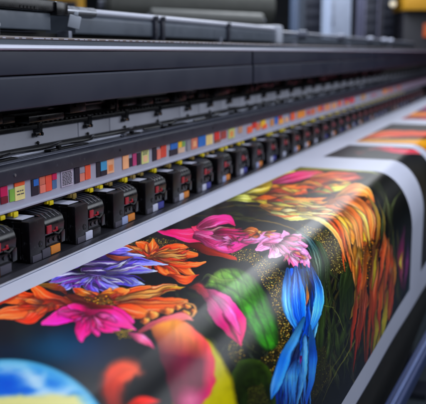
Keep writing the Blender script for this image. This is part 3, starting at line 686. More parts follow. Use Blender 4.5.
    hp = [((384, 232), (383, 252), (378, 290), 3), ((388, 238), (387, 262), (383, 300), 2.6), ((378, 262), (374, 290), (372, 330), 3.4), ((384, 270), (380, 300), (378, 346), 2.6), ((357, 290), (354, 320), (350, 352), 3), ((362, 290), (358, 330), (353, 372), 2.6), ((366, 280), (364, 310), (358, 350), 2.8), ((391, 268), (390, 290), (386, 320), 2.2), ((394, 272), (392, 300), (390, 316), 1.6)]
    for q, (p0, p1, p2, w) in enumerate(hp):
        P([p0, p1, p2], [.5, w * .7, w * .6, .2], [(220, 130, 50), (190, 76, 28), (140, 40, 18)] if q < 4 else [(190, 86, 34), (160, 50, 22), (120, 28, 16)], seed=170 + q, streak=.4)
    for q, (p0, p1, p2, w) in enumerate([((376, 250), (374, 270), (372, 290), 1.6), ((388, 290), (384, 320), (380, 342), 2.4), ((376, 310), (376, 330), (372, 352), 2), ((380, 330), (377, 345), (376, 356), 1.6)]):
        P([p0, p1, p2], [.5, w, .3], [(230, 190, 60), (190, 170, 40), (120, 120, 30)], seed=190 + q, alpha=.85)
    # magenta petal near the right border
    P([(405, 226), (401, 245), (400, 262), (402, 288)], [.8, 3, 3, .6], [(70, 16, 60), (130, 30, 90), (150, 60, 80), (80, 16, 50)], seed=201, streak=.4, soft=1.4)
    P([(408, 240), (407, 262), (404, 290)], [.5, 2, .4], [(40, 20, 80), (110, 40, 96), (80, 20, 60)], seed=202, soft=1.4)
    P([(402, 252), (400, 262), (401, 270)], [.4, 1.4, .3], [(250, 200, 80), (230, 180, 60)], seed=203, soft=1.2)
    P([(409, 270), (408, 290), (400, 310)], [.4, 1.2, .2], [(20, 90, 110), (14, 60, 80)], alpha=.6)
    # faint pale veil leaves right of the bloom
    P([(360, 176), (376, 186), (384, 200)], [1, 4, 1], [(80, 90, 60), (50, 60, 46)], alpha=.45, soft=2)

def printed(name, X0, X1, nx, ns, painter, geo=True):
    u = np.linspace(0, 1, nx)
    X = X0 * (X1 / X0) ** u
    T = np.linspace(0, 1, ns)
    XX, TT = np.meshgrid(X, T, indexing='ij')
    st = s_print_top(XX); SS = st + (s_print_bot(XX) - st) * TT
    A, B = art_chart(XX, SS)
    art = Art(A, B, (12, 14, 18))
    a0, b0 = art.A.copy(), art.B.copy()
    art.A0, art.B0 = a0, b0
    wk = 1 - .72 * np.clip((a0 - 225) / 50, 0, 1)
    art.A = a0 + 6.0 * wk * (fbm(a0 / 17, b0 / 14, 90, 2) - .5) + .5 * (vnoise(a0 / 2.6, b0 / 2.2, 95) - .5)
    art.B = b0 + 4.5 * wk * (fbm(a0 / 16, b0 / 13, 92, 2) - .5) + .5 * (vnoise(a0 / 2.4, b0 / 2.4, 97) - .5)
    painter(art)
    c = art.C * (1 + .05 * (rngT.rand(len(art.C), 1) - .5))
    c = np.clip(c / 255, 0, 1) ** 1.1
    g_ = c.mean(1, keepdims=True); c = np.clip(g_ + (c - g_) * 1.1, 0, 1); lin = np.where(c <= .04045, c / 12.92, ((c + .055) / 1.055) ** 2.4)
    P = sheet_pt(XX, SS, .0008)
    return grid_mesh(name, P, ink, sheet, lin.reshape(nx, ns, 3))

ink = bpy.data.materials.new('glossy_print_ink'); ink.use_nodes = True
_n = ink.node_tree.nodes; _l = ink.node_tree.links; _b = _n['Principled BSDF']
_a = _n.new('ShaderNodeAttribute'); _a.attribute_name = 'ink'
_l.new(_a.outputs['Color'], _b.inputs['Base Color'])
_b.inputs['Roughness'].default_value = .29; _b.inputs['Specular IOR Level'].default_value = .22
_b.inputs['Coat Weight'].default_value = .0; _b.inputs['Coat Roughness'].default_value = .25
_t = _n.new('ShaderNodeTexCoord'); _z = _n.new('ShaderNodeTexNoise'); _z.inputs['Scale'].default_value = 900
_l.new(_t.outputs['Object'], _z.inputs['Vector'])
_p = _n.new('ShaderNodeBump'); _p.inputs['Strength'].default_value = .04; _p.inputs['Distance'].default_value = .001
_l.new(_z.outputs['Fac'], _p.inputs['Height']); _l.new(_p.outputs[0], _b.inputs['Normal'])

pr = printed('floral_print', .8, 4.11, 1500, 860, paint)
pr['label'] = 'large dark print of orange, pink, violet and blue flowers with a globe'

def paint2(a):
    n = fbm(a.A / 12, a.B / 8, 5); a.C = np.array([34, 36, 42.]) * (.6 + .8 * n)[:, None]
    a.petal([(368, 150), (385, 149), (402, 151), (440, 152)], [1, 2.6, 2.6, 2], [(120, 30, 40), (220, 50, 80), (200, 50, 90), (190, 70, 50)], seed=3, streak=.4)
    a.petal([(352, 151), (358, 153), (366, 152)], [.5, 1.6, .5], [(90, 50, 50), (120, 60, 60)], seed=4, alpha=.7)
    for q in range(14):
        x = 404 + q * 2.2; a.petal([(x, 158), (x + 5, 180), (x + 6, 240), (x + 4, 300)], [.5, 2, 2, .3], [(50, 46, 36), (70, 60, 40), (40, 36, 32)], seed=q, alpha=.5)
def paint3(a):
    n = fbm(a.A / 12, a.B / 6, 6); a.C = np.array([30, 28, 34.]) * (.6 + .8 * n)[:, None]
    i = a.sel(-9999, 9999, 137.6, 999); 
    yy = np.clip((a.B[i] - 137.4) / 2.4, 0, 1); a.over(i, np.array([236, 170, 30.]), yy * np.clip((168 - a.B[i]) / 10, 0, 1))
    a.petal([(352, 141), (368, 137), (384, 134.5), (410, 134), (470, 134)], [1, 2.4, 3.6, 3, 3], [(240, 150, 30), (250, 110, 30), (255, 90, 30), (240, 80, 30), (220, 60, 40)], seed=7, streak=.5, sf=3)
    a.petal([(372, 139), (400, 138), (440, 138)], [.5, 1.1, .8], [(90, 40, 20), (60, 30, 20)], alpha=.8)
    for q in range(10):
        x = 420 + q * 4; a.petal([(x, 145), (x + 5, 170), (x + 6, 230)], [.5, 3, .3], [(220, 120, 30), (200, 50, 30), (80, 20, 20)], seed=q, alpha=.7)
def paint4(a):
    n = fbm(a.A / 8, a.B / 4, 9); a.C = np.array([200, 70, 90.]) * (.6 + .6 * n)[:, None]
    i = a.sel(-9999, 9999, 120.6, 999); a.over(i, np.array([240, 190, 40.]), np.clip((a.B[i] - 120.6) / 1.2, 0, 1) * np.clip((150 - a.B[i]) / 10, 0, 1))
    a.petal([(404, 117), (415, 114.5), (440, 114)], [1, 2.2, 2], [(250, 120, 50), (250, 140, 40), (230, 90, 40)], seed=2, streak=.4)
    a.petal([(412, 111), (440, 109)], [1, 2], [(90, 40, 130), (120, 40, 120)], seed=3, alpha=.8)
for nm, a0, a1, pf, lb in (('floral_print', 4.58, 5.22, paint2, 'charcoal print with a faint pink bloom'),
                           ('floral_print', 5.42, 6.95, paint3, 'dark print with an orange flame shaped bloom and yellow edge'),
                           ('floral_print', 7.45, 13.5, paint4, 'farthest print, orange, pink and yellow')):
    o = printed(nm, a0, a1, 260, 300, pf); o['label'] = lb

# ------------------------------------------------------------------ the printer
X0, X1 = .25, 14.0
printer = empty('wide_format_printer', (0, 0, 0))
tag(printer, 'long slate grey wide format inkjet printer with silver rails and a row of colour swatches', 'printer')
PB = lambda mb, n, m, p=None, **k: mb.build(n, m, p or printer, **k)

# front cover: two stacked panels in long segments
cuts = [X0, 3.905, 7.4, 10.9, X1]
for i in range(len(cuts) - 1):
    a, b = cuts[i] + (.014 if i else 0), cuts[i + 1] - .014
    m = MB().prism(rounded([(1.30, .538), (1.30, .603), (1.36, .603), (1.36, .538)], .003), a, b)
    PB(m, 'upper_cover', panelm)
    m = MB().prism(rounded([(1.296, .447), (1.296, .531), (1.301, .5345), (1.37, .5345), (1.37, .444), (1.30, .444)], [.003, .002, .001, 0, 0, .002]), a, b)
    PB(m, 'lower_cover', panelm)
m = MB().box(X0, X1, 1.33, 1.50, .45, .62); PB(m, 'cover_backing', blackmatte)
m = MB().prism(rounded([(1.293, .6045), (1.289, .609), (1.292, .6195), (1.36, .6195), (1.36, .6045)], .002), X0, X1); PB(m, 'silver_trim', alu)
m = MB().prism([(1.302, .6195), (1.302, .634), (1.37, .634), (1.37, .6195)], X0, X1); PB(m, 'upper_band', housingm)
m = MB().prism(rounded([(1.297, .6345), (1.297, .642), (1.38, .6425), (1.38, .6345)], .002), X0, X1)
PB(m, 'encoder_strip', mat('warm_grey_strip', (126, 118, 116), .4, metal=.3))
m = MB()
x = X0
rr_ = random.Random(3)
while x < 7:
    m.box(x, x + .012 + rr_.random() * .02, 1.2955, 1.297, .636, .6385); x += .03 + rr_.random() * .03
PB(m, 'encoder_mark', whitem)

# dark cavity with cable chain and pipes
m = MB().box(X0, X1, 1.56, 1.60, .2, .56); PB(m, 'cavity_wall', void)
m = MB()
m.box(X0, X1, 1.50, 1.555, .351, .366, .003)
x = X0
while x < 12:
    m.box(x, x + .016, 1.497, 1.512, .3675, .374, .002); x += .03
PB(m, 'cable_chain', black)
m = MB(); x = X0
rr_ = random.Random(8)
while x < 9:
    w = .05 + rr_.random() * .16
    h = .02 + rr_.random() * .03
    yy = 1.44 + rr_.random() * .05; zz = .378 + rr_.random() * .02
    m.box(x, x + w, yy, 1.555, zz, zz + h, .004)
    if rr_.random() < .6: m.cyl((x + w * .3, yy - .001, zz + h * .5), (x + w * .3, yy - .008, zz + h * .5), .006, 10)
    if rr_.random() < .35: m.box(x + w * .6, x + w * .6 + .012, yy - .004, yy + .01, zz - .012, zz + h + .01, .002)
    x += w + rr_.random() * .05
PB(m, 'carriage_fitting', blackgloss)
m = MB().cyl((X0, 1.47, .432), (X1, 1.47, .432), .009, 12).cyl((X0, 1.49, .415), (X1, 1.49, .415), .006, 10); PB(m, 'guide_rod', lipm)

# pale back plates with clips
edges = [X0, 1.62, 2.56, 2.80, 3.25, 3.49, 3.73, 4.04, 4.35]
while edges[-1] < 13.6: edges.append(edges[-1] + .31)
for i in range(len(edges) - 1):
    m = MB().box(edges[i] + .003, edges[i + 1] - .003, 1.52, 1.55, .27, .349, .002)
    for k in range(int((edges[i + 1] - edges[i]) / .03)):
        m.cyl((edges[i] + .02 + k * .03, 1.5195, .292), (edges[i] + .02 + k * .03, 1.5165, .292), .0022, 6)
    PB(m, 'back_plate', platem)
cx = [1.95, 2.28, 2.611, 2.909, 3.225, 3.565, 3.856, 4.141]
while cx[-1] < 12.5: cx.append(cx[-1] + .31)
for x in cx:
    m = MB()
    m.box(x - .012, x + .012, 1.497, 1.519, .338, .372, .002)
    m.box(x - .02, x + .022, 1.503, 1.519, .326, .336, .002)
    m.cyl((x + .016, 1.50, .331), (x + .016, 1.512, .331), .0065, 10)
    m.cyl((x - .018, 1.502, .329), (x - .018, 1.514, .329), .005, 10)
    m.box(x - .004, x + .004, 1.505, 1.519, .348, .35)
    c = PB(m, 'plate_clip', blackgloss)
    MB().ball((x - .004, 1.4985, .332), .0035, 8).build('screw', mat('brass_screw', (200, 150, 110), .3, metal=.8), c)
    MB().ball((x + .004, 1.5125, .302), .006, 8).build('screw', blackmatte, c)

# carriage rail: top deck, fascia, label strip
m = MB().prism(rounded([(1.318, .2395), (1.318, .283), (1.332, .2925), (1.515, .289), (1.515, .262), (1.345, .2395)], [.003, .007, .007, 0, 0, 0]), X0, X1)
rail = PB(m, 'carriage_rail', railm)
m = MB().prism(rounded([(1.336, .2932), (1.339, .2955), (1.352, .2955), (1.355, .2927)], .001), X0, X1); m.build('rail_edge', aluD, rail)
m = MB().prism(rounded([(1.40, .2915), (1.40, .299), (1.425, .299), (1.425, .291)], .002), X0, X1); m.build('rail_track', alu, rail)
m = MB().box(X0, X1, 1.358, 1.372, .2915, .2945, .001); m.build('rail_edge', aluD, rail)
m = MB().box(X0, X1, 1.47, 1.512, .291, .297, .002); m.build('rail_black_strip', blackmatte, rail)  # flat matte black strip along the back of the deck
# cables, levers and small hardware lying on the deck
rr_ = random.Random(11)
m = MB(); x = 1.2
while x < 8:
    L = .25 + rr_.random() * .3
    y0 = 1.37 + rr_.random() * .06
    pts = [(x + L * t, y0 + .03 * math.sin(t * 5 + x) + t * .03, .301 + .006 * math.sin(t * 3.14)) for t in [k / 12 for k in range(13)]]
    m.tube(pts, .0045, 6); x += L * .8
m.build('deck_cable', blackgloss, rail)
m = MB(); x = 1.35
while x < 9:
    m = MB().box(x, x + .12 + rr_.random() * .12, 1.375, 1.40, .2925, .2985, .002)
    m.cyl((x + .05, 1.378, .297), (x + .05, 1.378, .3075), .009, 12); x += .3 + rr_.random() * .25
    m.build('deck_bracket', black, rail)
MB().cyl((2.61, 1.36, .298), (2.61, 1.36, .309), .011, 14, bev=.003).build('deck_knob', chrome, rail)
MB().box(2.18, 2.42, 1.428, 1.446, .2915, .2985, .002).build('green_tape', mat('dull_green_tape', (100, 120, 50), .5), rail)
for x in (1.87, 2.5, 3.4, 4.6):
    MB().cyl((x, 1.3178, .262), (x, 1.3155, .262), .0045, 12).build('screw', chrome if x < 2 else blackmatte, rail)

m = MB().prism(rounded([(1.336, .166), (1.336, .2385), (1.36, .2385), (1.36, .158), (1.328, .158), (1.328, .165)], [.0, .0, 0, 0, .002, .002]), X0, X1)
strip = PB(m, 'label_strip', stripm)
SWM = {}
def sw(c):
    if c not in SWM: SWM[c] = mat('swatch_%s' % '_'.join(str(v) for v in c), c, .4, var=.1, vscale=25)
    return SWM[c]
nm_ = {}
def swatch(x0, x1, f0, f1, c, lift=0.0):
    """x in metres-units along the rail; f0,f1 fractions of strip height"""
    z0, z1 = .183, .2355
    return MB().box(x0, x1, 1.3335 - lift, 1.3362 - lift, z0 + (z1 - z0) * f0, z0 + (z1 - z0) * f1).build('colour_swatch', sw(c), strip)
def pxX(px):        # position along the rail for a chart abscissa
    d = FWD * F_PX + RIGHT * (px - 213) + UP * (202 - (202 - px * .30)); return float(1.336 * d[0] / d[1])
red = (226, 50, 40); sal = (240, 130, 110); ora = (250, 100, 50); nav = (24, 24, 48); blu = (30, 110, 200); pea = (250, 180, 130); mag = (210, 20, 90); cre = (238, 226, 150); grn = (130, 200, 60); yel = (250, 200, 40); wht = (214, 216, 220); cya = (60, 160, 210); bro = (150, 80, 50); lav = (180, 175, 195)
def text_rows(x0, x1, f0, f1, n, c=(70, 70, 80)):
    z0, z1 = .183, .2355; m = MB(); r = random.Random(int(x0 * 1000))
    for k in range(n):
        z = z0 + (z1 - z0) * (f1 - (f1 - f0) * (k + .5) / n); x = x0
        while x < x1 - .004:
            w = min(.004 + r.random() * .012, x1 - x); m.box(x, x + w, 1.3318, 1.3324, z - .0016, z + .0016); x += w + .003
    m.build('fine_print', mat('fine_print_ink', c, .6), strip)
SW = [(-9, -2, .1, .95, blu), (0, 7, .45, .97, mag), (0, 7, .06, .43, (120, 20, 40)), (9, 14, .05, .72, grn), (14.2, 24, .02, .78, cre), (14, 24, .8, 1.0, ora),
      (31, 38, .02, .95, nav), (33, 38, .55, .93, blu), (39, 44.5, .05, .5, sal), (39, 44.5, .52, .97, (236, 110, 80)), (45, 51, .05, .97, (236, 84, 60)), (51.5, 56, .62, .98, mag), (51.5, 56, .1, .6, blu),
      (60.5, 72, .03, .98, lav), (74, 78.8, .03, .98, nav), (79, 84, .05, .55, sal), (79, 84, .57, .95, (150, 150, 165)), (84.4, 89.6, .08, .97, (240, 90, 56)),
      (96, 99.8, .02, .98, nav), (100, 106, .02, .35, nav), (100, 106, .36, .95, cya), (106.4, 113.4, .05, .97, pea), (108, 112, .2, .6, (240, 140, 80)),
      (122, 127.8, .05, .97, pea), (124, 127, .5, .9, sal), (128, 131.4, .1, .7, nav), (132, 135.6, .1, .95, (190, 60, 120)), (136.5, 140, .05, .9, nav), (141, 148, .03, .98, (214, 222, 140)), (142.5, 146.5, .15, .6, (240, 190, 150)),
      (152, 156, .02, .98, nav), (156.4, 160, .05, .8, sal), (160.2, 165.5, .1, .98, (220, 70, 50)), (169, 177, .02, .5, nav), (170, 177, .5, .97, blu), (177.5, 181, .5, .97, yel), (177.5, 184, .05, .48, pea), (181.3, 184.5, .5, .9, (120, 170, 90)), (186, 190, .05, .9, (140, 140, 150)),
      (191, 197, .05, .95, (236, 120, 90)), (192.5, 195.5, .25, .7, pea), (197.5, 205, .1, .98, blu), (205.5, 212, .05, .9, (250, 214, 120)), (214, 219, .3, .97, red), (214, 220, .04, .28, bro), (220.5, 226, .2, .9, (180, 60, 50)),
      (228, 234, .05, .95, (200, 210, 120)), (229.5, 232.5, .2, .7, (240, 150, 80)), (238, 242, .3, .9, (240, 150, 80)), (247, 252, .05, .7, ora), (252, 256, .4, .95, red), (256, 260, .1, .8, (240, 120, 70)),
      (260.5, 265, .3, .97, yel), (262, 266.5, .05, .5, ora), (270, 273.5, .1, .8, (230, 140, 60)), (274.5, 277.5, .2, .97, blu), (278, 283, .05, .6, (250, 170, 60)), (278, 282, .62, .97, red), (285, 288, .1, .6, pea), (290, 294.5, .1, .95, ora), (289, 290, .3, .9, blu),
      (297, 305, .1, .9, (250, 150, 50)), (307, 309, .2, .8, red), (310.5, 315, .1, .8, (240, 110, 60)), (317.5, 321, .2, .9, (246, 120, 50)), (321.5, 323, .2, .9, mag), (324.5, 330, .1, .9, (250, 150, 90)), (332, 336, .1, .8, (240, 170, 100)), (338, 341, .2, .9, ora), (344, 349, .15, .95, (230, 40, 90)), (350, 354, .15, .9, (240, 60, 60)), (346, 348, .1, .5, yel), (361, 365.5, .1, .95, (250, 160, 60)), (383, 387, .15, .9, (250, 160, 70)), (389, 392.5, .15, .85, (230, 120, 70)), (397, 401, .15, .85, (230, 120, 80)), (371, 376, .2, .6, (190, 110, 120))]
for k, (a, b, f0, f1, c) in enumerate(SW):
    g = sum(c) / 3; q = .8 if k % 4 else .5; c = tuple(int(g + (v - g) * q) for v in c) if k % 3 == 0 else c
    swatch(pxX(a), pxX(b), f0, f1, c, lift=.0006 + .0006 * (k % 3))
text_rows(pxX(61.5), pxX(71), .1, .92, 9); text_rows(pxX(16), pxX(23), .25, .6, 2, (190, 40, 30)); text_rows(pxX(142), pxX(147), .65, .95, 3)

# yellow connectors hanging below the strip
rr_ = random.Random(21)
m = MB().box(X0, X1, 1.345, 1.43, .146, .157, .002); PB(m, 'connector_bar', black)
k = 0; x = 1.56
while x < 9.5:
    for dx, mm in ((0, yellowm), (.06, yellowm if rr_.random() < .75 else olivem), (.13, olivem)):
        if mm is olivem and rr_.random() < .35: continue
        xx = x + dx + rr_.uniform(-.006, .006); h = rr_.uniform(.002, .008)
        m = MB().box(xx, xx + .034, 1.334, 1.36, .156 - h - .008, .1555, .004)
        m.box(xx + .008, xx + .03, 1.329, 1.336, .156 - h - .012, .1545, .003)
        PB(m, 'yellow_connector' if mm is yellowm else 'ochre_connector', mm); k += 1
    x += .247
    if k > 92: break

# base ledge in front of the cartridges, and back wall
m = MB().box(X0, X1, 1.46, 1.50, .0, .27); PB(m, 'inner_wall', void)
m = MB().prism(rounded([(1.50, .002), (1.244, .002), (1.240, .004), (1.2655, .012), (1.50, .012)], .001), X0, X1); PB(m, 'base_ledge', lipm)
m = MB().prism(rounded([(1.2375, .0025), (1.2375, .0045), (1.2435, .0058), (1.2435, .0025)], .0005), X0, X1)
PB(m, 'steel_lip', alu)
# lower body under the sheet
m = MB().prism(rounded([(.58, -.10), (.545, -.18), (.545, -1.15), (1.7, -1.15), (1.7, -.02), (.72, -.02)], [.05, .05, 0, 0, 0, .03]), X0, X1); PB(m, 'lower_body', void)
m = MB().box(X0, X1, 1.60, 1.95, -.9, .62); PB(m, 'rear_body', blackmatte)
for x in (1.0, 6.5, 12.5):
    m = MB().box(x - .1, x + .1, .75, .95, -2.2, -1.15, .01).box(x - .1, x + .1, 1.5, 1.7, -2.2, -1.15, .01).box(x - .14, x + .14, .6, 1.8, -2.2, -2.14, .01); PB(m, 'stand_leg', railm)

# ------------------------------------------------------------------ ink cartridges
LX, LY, LZ = .188, .175, .120
def make_cart():
    root = empty('ink_cartridge')
    m = MB()
    m.box(0, LX, .02, LY, 0, LZ - .004, .004)                     # rear block
    m.box(-.004, .076, 0, .03, .0, LZ, .005)                    # smooth front block
    m.box(.004, .07, .03, LY - .01, LZ - .006, LZ + .002, .003)
    m.box(-.008, -.003, .03, .06, .01, LZ - .02, .002)            # ridge on the near side
    m.box(-.007, -.003, .08, .15, .03, LZ - .035, .002)
    m.build('housing', black, root)
    MB().cyl((.05, -.0014, .046), (.05, .004, .046), .0095, 16).build('port', void, root)
    MB().cyl((.05, -.0022, .046), (.05, .003, .046), .003, 12).build('port_pin', lipm, root)
    # rounded slotted cover on the right half
    m = MB()
    prof = [(.028, .05), (.006, .062), (.003, .088), (.01, .108), (.03, .120), (.07, .127), (.12, .127), (.14, .115), (.14, .05)]
    m.prism(prof, .084, LX - .004)
    cov = m.build('vent_cover', blackgloss, root, smooth=50)
    m = MB()
    for k in range(4):
        x = .1 + k * .0225
        m.tube([(x, .0115, .1085), (x, .03, .1205), (x, .07, .1278), (x, .115, .1278)], .0026, 8)
    m.build('vent_rib', mat('satin_black_rib', (52, 54, 66), .35), cov)
    MB().box(.088, .112, .001, .008, .066, .09, .001).build('red_latch', redm, root)
    m = MB().box(.12, .148, .002, .006, .066, .0705, .001).box(.136, .146, .002, .006, .070, .078, .001)
    m.build('red_tab', redm, root)
    m = MB().box(.084, LX - .002, .004, .022, .03, .056, .004)
    for k in range(3): m.cyl((.1 + k * .027, .0, .045), (.1 + k * .027, .006, .045), .007, 12)
    m.box(.155, .176, -.004, .006, .028, .066, .003)
    m.build('ink_fitting', blackgloss, root)
    m = MB().tube([(.12, .0, .066), (.135, -.006, .06), (.155, -.004, .066), (.168, .004, .06)], .003, 6); m.build('ink_hose', blackmatte, root)
    MB().box(.006, .068, .03, .13, LZ + .0022, LZ + .0034).build('top_label', whitem, root)
    MB().box(.004, .05, -.0022, .004, .001, .02, .001).build('lower_tab', greyc, root)
    MB().box(.054, .096, -.0025, .004, .001, .027, .001).build('lower_tab', palec, root)
    MB().box(.1, .15, -.0022, .004, .003, .027, .001).build('lower_tab', orangec, root)
    MB().box(LX + .01, LX + .06, .05, .14, 0, .10, .004).build('side_block', blackmatte, root)
    MB().box(LX + .022, LX + .034, .046, .05, .02, .06).build('marker_strip', aluD, root)
    return root
def children(o): return [c for c in bpy.data.objects if c.parent == o]
proto = make_cart()
def copy_tree(o, parent=None):
    c = o.copy(); COL.objects.link(c); c.parent = parent
    for ch in children(o): copy_tree(ch, c)
    return c
tabs = [(greyc, orangec, greyc), (greyc, greyc, orangec), (greyc, whitem, black), (greyc, palec, orangec), (greyc, whitem, bluec), (greyc, whitem, orangec), (greyc, whitem, bluec), (greyc, palec, orangec), (greyc, whitem, bluec), (black, palec, orangec)]
words = ['first', 'second', 'third', 'fourth', 'fifth', 'sixth', 'seventh', 'eighth', 'ninth', 'tenth', 'eleventh', 'twelfth', 'thirteenth', 'fourteenth', 'fifteenth', 'sixteenth', 'seventeenth', 'eighteenth', 'nineteenth', 'twentieth']
desc = ['cut by the photo edge', 'partly cut by the left edge', 'with an orange tab', 'with a white tab', 'with pale and orange tabs', 'with white and blue tabs', 'with white and orange tabs', 'with white and blue tabs', 'with pale and orange tabs', 'with white and blue tabs']
NC = 38
carts = [proto] + [copy_tree(proto) for _ in range(NC - 1)]
rr_ = random.Random(4)
for i, c in enumerate(carts):
    x = 2.112 + .247 * (i - 2)
    c.location = Vector((x, 1.272, .0125)) * S
    t = tabs[i] if i < len(tabs) else (greyc, rr_.choice((whitem, palec, greyc)), rr_.choice((orangec, orangec, bluec, black)))
    tt = [ch for ch in children(c) if ch.name.startswith('lower_tab')]
    tt.sort(key=lambda o: min(v.co.x for v in o.data.vertices))
    for o, mm in zip(tt, t):
        o.material_slots[0].link = 'OBJECT'; o.material_slots[0].material = mm
    if i < 20:
        d = desc[i] if i < len(desc) else 'under the label strip'
        lb = '%s black ink cartridge from the left, %s' % (words[i], d)
    else:
        lb = 'tiny blurred black ink cartridge in the far right stretch of the row'
    tag(c, lb, 'ink cartridge', 'black ink cartridges in a row along the printer')

# ------------------------------------------------------------------ roller unit on top, behind the cover
unit = empty('rear_roller_unit', (0, 1.62, .62))
tag(unit, 'long grey rear roller housing with silver top edge running above the printer cover', 'roller housing')
UB = lambda mb, n, m, p=None, **k: mb.build(n, m, p or unit, **k)
def U(mb):
    for v in mb.bm.verts: v.co -= Vector((0, 1.62, .62))
    return mb
yU = 1.66
def zk(py): return .6 + yU * ((52 - py) * .002)     # height for a level line meeting the left border at py
UB(U(MB().prism(rounded([(yU, .677), (yU, zk(9)), (yU + .14, zk(9)), (yU + .14, .677)], .006), 1.2, 2.62)), 'motor_housing', housingm)
UB(U(MB().prism(rounded([(yU - .02, zk(8.6)), (yU - .02, zk(-4)), (yU + .15, zk(-4)), (yU + .15, zk(8.6))], .006), 1.2, 2.68)), 'top_bar', blackgloss)
m = MB()
for k in range(5): m.box(2.40 + k * .022, 2.412 + k * .022, yU - .022, yU - .0202, zk(7), zk(4.2))
UB(U(m), 'bar_mark', void)
m = MB().box(2.255, 2.295, yU - .012, yU, .655, zk(10), .004).cyl((2.27, yU - .02, .712), (2.27, yU, .712), .012, 14, bev=.003).cyl((2.285, yU - .016, .69), (2.285, yU, .69), .007, 12)
UB(U(m), 'side_bracket', chrome)
UB(U(MB().cyl((2.66, yU + .0, zk(2) - .012), (2.94, yU + .0, zk(2) - .012), .02, 20, bev=.004)), 'chrome_rod', chrome)
UB(U(MB().box(2.62, 2.70, yU - .03, yU + .02, zk(12), zk(-3), .006)), 'end_cap', blackgloss)
# long cover beyond the tag
UB(U(MB().prism(rounded([(yU + .002, .668), (yU, .735), (yU + .02, .752), (yU + .12, .752), (yU + .14, .668)], [.01, .02, .02, .02, .01]), 2.80, 5.55)), 'roller_cover', housingm)
UB(U(MB().cyl((2.86, yU + .012, .757), (5.5, yU + .012, .757), .0145, 20)), 'silver_tube', alu)
for x in (3.50, 3.58, 4.5):
    m = MB().box(x, x + .03, yU - .016, yU + .02, .655, .762, .006).cyl((x + .015, yU - .02, .755), (x + .015, yU, .755), .012, 12)
    UB(U(m), 'clamp_band', railm)
UB(U(MB().box(5.5, 5.62, yU - .02, yU + .16, .655, .785, .02)), 'end_cap', mat('light_grey_cap', (170, 176, 190), .4))
UB(U(MB().prism(rounded([(yU + .02, .66), (yU + .02, .72), (yU + .14, .72), (yU + .14, .66)], .01), 5.62, 13)), 'far_roller_cover', housingm)
UB(U(MB().cyl((5.62, yU + .03, .738), (13, yU + .03, .738), .014, 16)), 'far_tube', aluD)
for x in (6.2, 7.6, 9.1, 10.0, 10.5):
    UB(U(MB().cyl((x, yU - .04, .73), (x, yU + .03, .73), .035, 20, bev=.006)), 'knob', aluD)
UB(U(MB().box(1.2, 13, yU + .05, yU + .12, .622, .67)), 'mounting_rail', blackmatte)
for x in (1.5, 2.24, 2.74, 4.4, 6.0, 8.0, 10.5):
    UB(U(MB().box(x, x + .025, yU - .004, yU + .05, .622, .68, .003)), 'support_post', aluD)

Mt = Matrix.Translation((2.70, yU - .055, .715)) @ Matrix.Rotation(math.radians(-48), 4, 'Z') @ Matrix.Rotation(math.radians(14), 4, 'Y')
tg = MB().box(-.023, .023, -.005, .005, -.028, .02, .006, M=Mt).box(-.008, .009, -.004, .004, .02, .036, .003, M=Mt).build('hanging_tag', mat('white_tag_card', (150, 158, 172), .5), None, origin=(2.70, yU - .055, .68))
tag(tg, 'small tilted white tag hanging from the chrome rod at upper left', 'tag')

# ------------------------------------------------------------------ steel rail lower right, floor, background
bar = empty('take_up_rail', (3.0, .43, -.8))
tag(bar, 'bluish steel take up rail running below the edge of the hanging sheet', 'rail')
ang = math.atan2(-.054, .966)
bar.rotation_euler = (0, 0, ang)
m = MB().prism(rounded([(-.028, -.06), (-.028, .0), (.030, .006), (.034, -.06)], [.003, .01, .01, .003]), -2.2, 8)
m.build('rail_beam', mat('blue_steel', (42, 56, 96), .55, metal=.1, bump=.1, bscale=60, stretch=(.05, 1, 1)), bar)
m = MB().prism(rounded([(-.012, .004), (-.012, .014), (.004, .014), (.004, .004)], .003), -2.2, 8); m.build('rail_edge', mat('dull_blue_edge', (80, 96, 140), .5), bar)
for x in (-1.6, 1.4, 4.4, 7.4):
    MB().box(x - .03, x + .03, -.02, .03, -1.4, -.06, .006).build('rail_post', railm, bar)

fl = MB().box(-12, 60, -30, 50, -2.3, -2.2)
f = fl.build('floor', mat('grey_concrete_floor', (58, 66, 72), .55, var=.15, vscale=.4, bump=.1, bscale=20), None)
tag(f, kind='structure')
wm = mat('dark_back_wall', (18, 20, 27), .8, var=.2, vscale=.3)
w = MB().box(34, 34.3, -30, 50, -2.2, 14).build('back_wall', wm, None); tag(w, kind='structure')
w = MB().box(-12, 34, 40, 40.3, -2.2, 14).build('side_wall', wm, None); tag(w, kind='structure')

def facing(px0, px1, py0, py1, dist, depth, name, m, label, cat, bev=.05, extra=None):
    """a real cabinet-like box standing in the background, with front towards the aisle"""
    a = at((px0 + px1) / 2, (py0 + py1) / 2, dist); k = dist / F_PX
    w = (px1 - px0) * k; ztop = at(0, py0, dist)[2]; zb = -2.2
    root = empty(name, (a[0], a[1], zb)); root.rotation_euler = (0, 0, YAW)
    tag(root, label, cat)
    MB().box(0, depth, -w / 2, w / 2, 0, ztop - zb, bev).build('body', m, root)
    if extra: extra(root, w, ztop - zb)
    return root
def door(root, w, h):
    MB().box(-.03, .002, -w * .42, w * .42, h * .55, h * .96, .01).build('door', mat('cabinet_door_grey', (150, 160, 182), .4), root)
    MB().box(-.06, -.03, w * .3, w * .34, h * .7, h * .8, .01).build('handle', chrome, root)
def grille(root, w, h):
    m = MB().box(-.012, .003, -w * .4, w * .4, h * .58, h * .95, .003)
    for k in range(9): m.box(-.03, -.005, -w * .38, w * .38, h * (.6 + .04 * k), h * (.615 + .04 * k), .005)
    m.build('grille', railm, root)
facing(329, 352, -60, 60, 13, .9, 'control_cabinet', mat('pale_cabinet_paint', (170, 182, 208), .4), 'tall pale blue grey cabinet standing behind the printer', 'cabinet', extra=door)
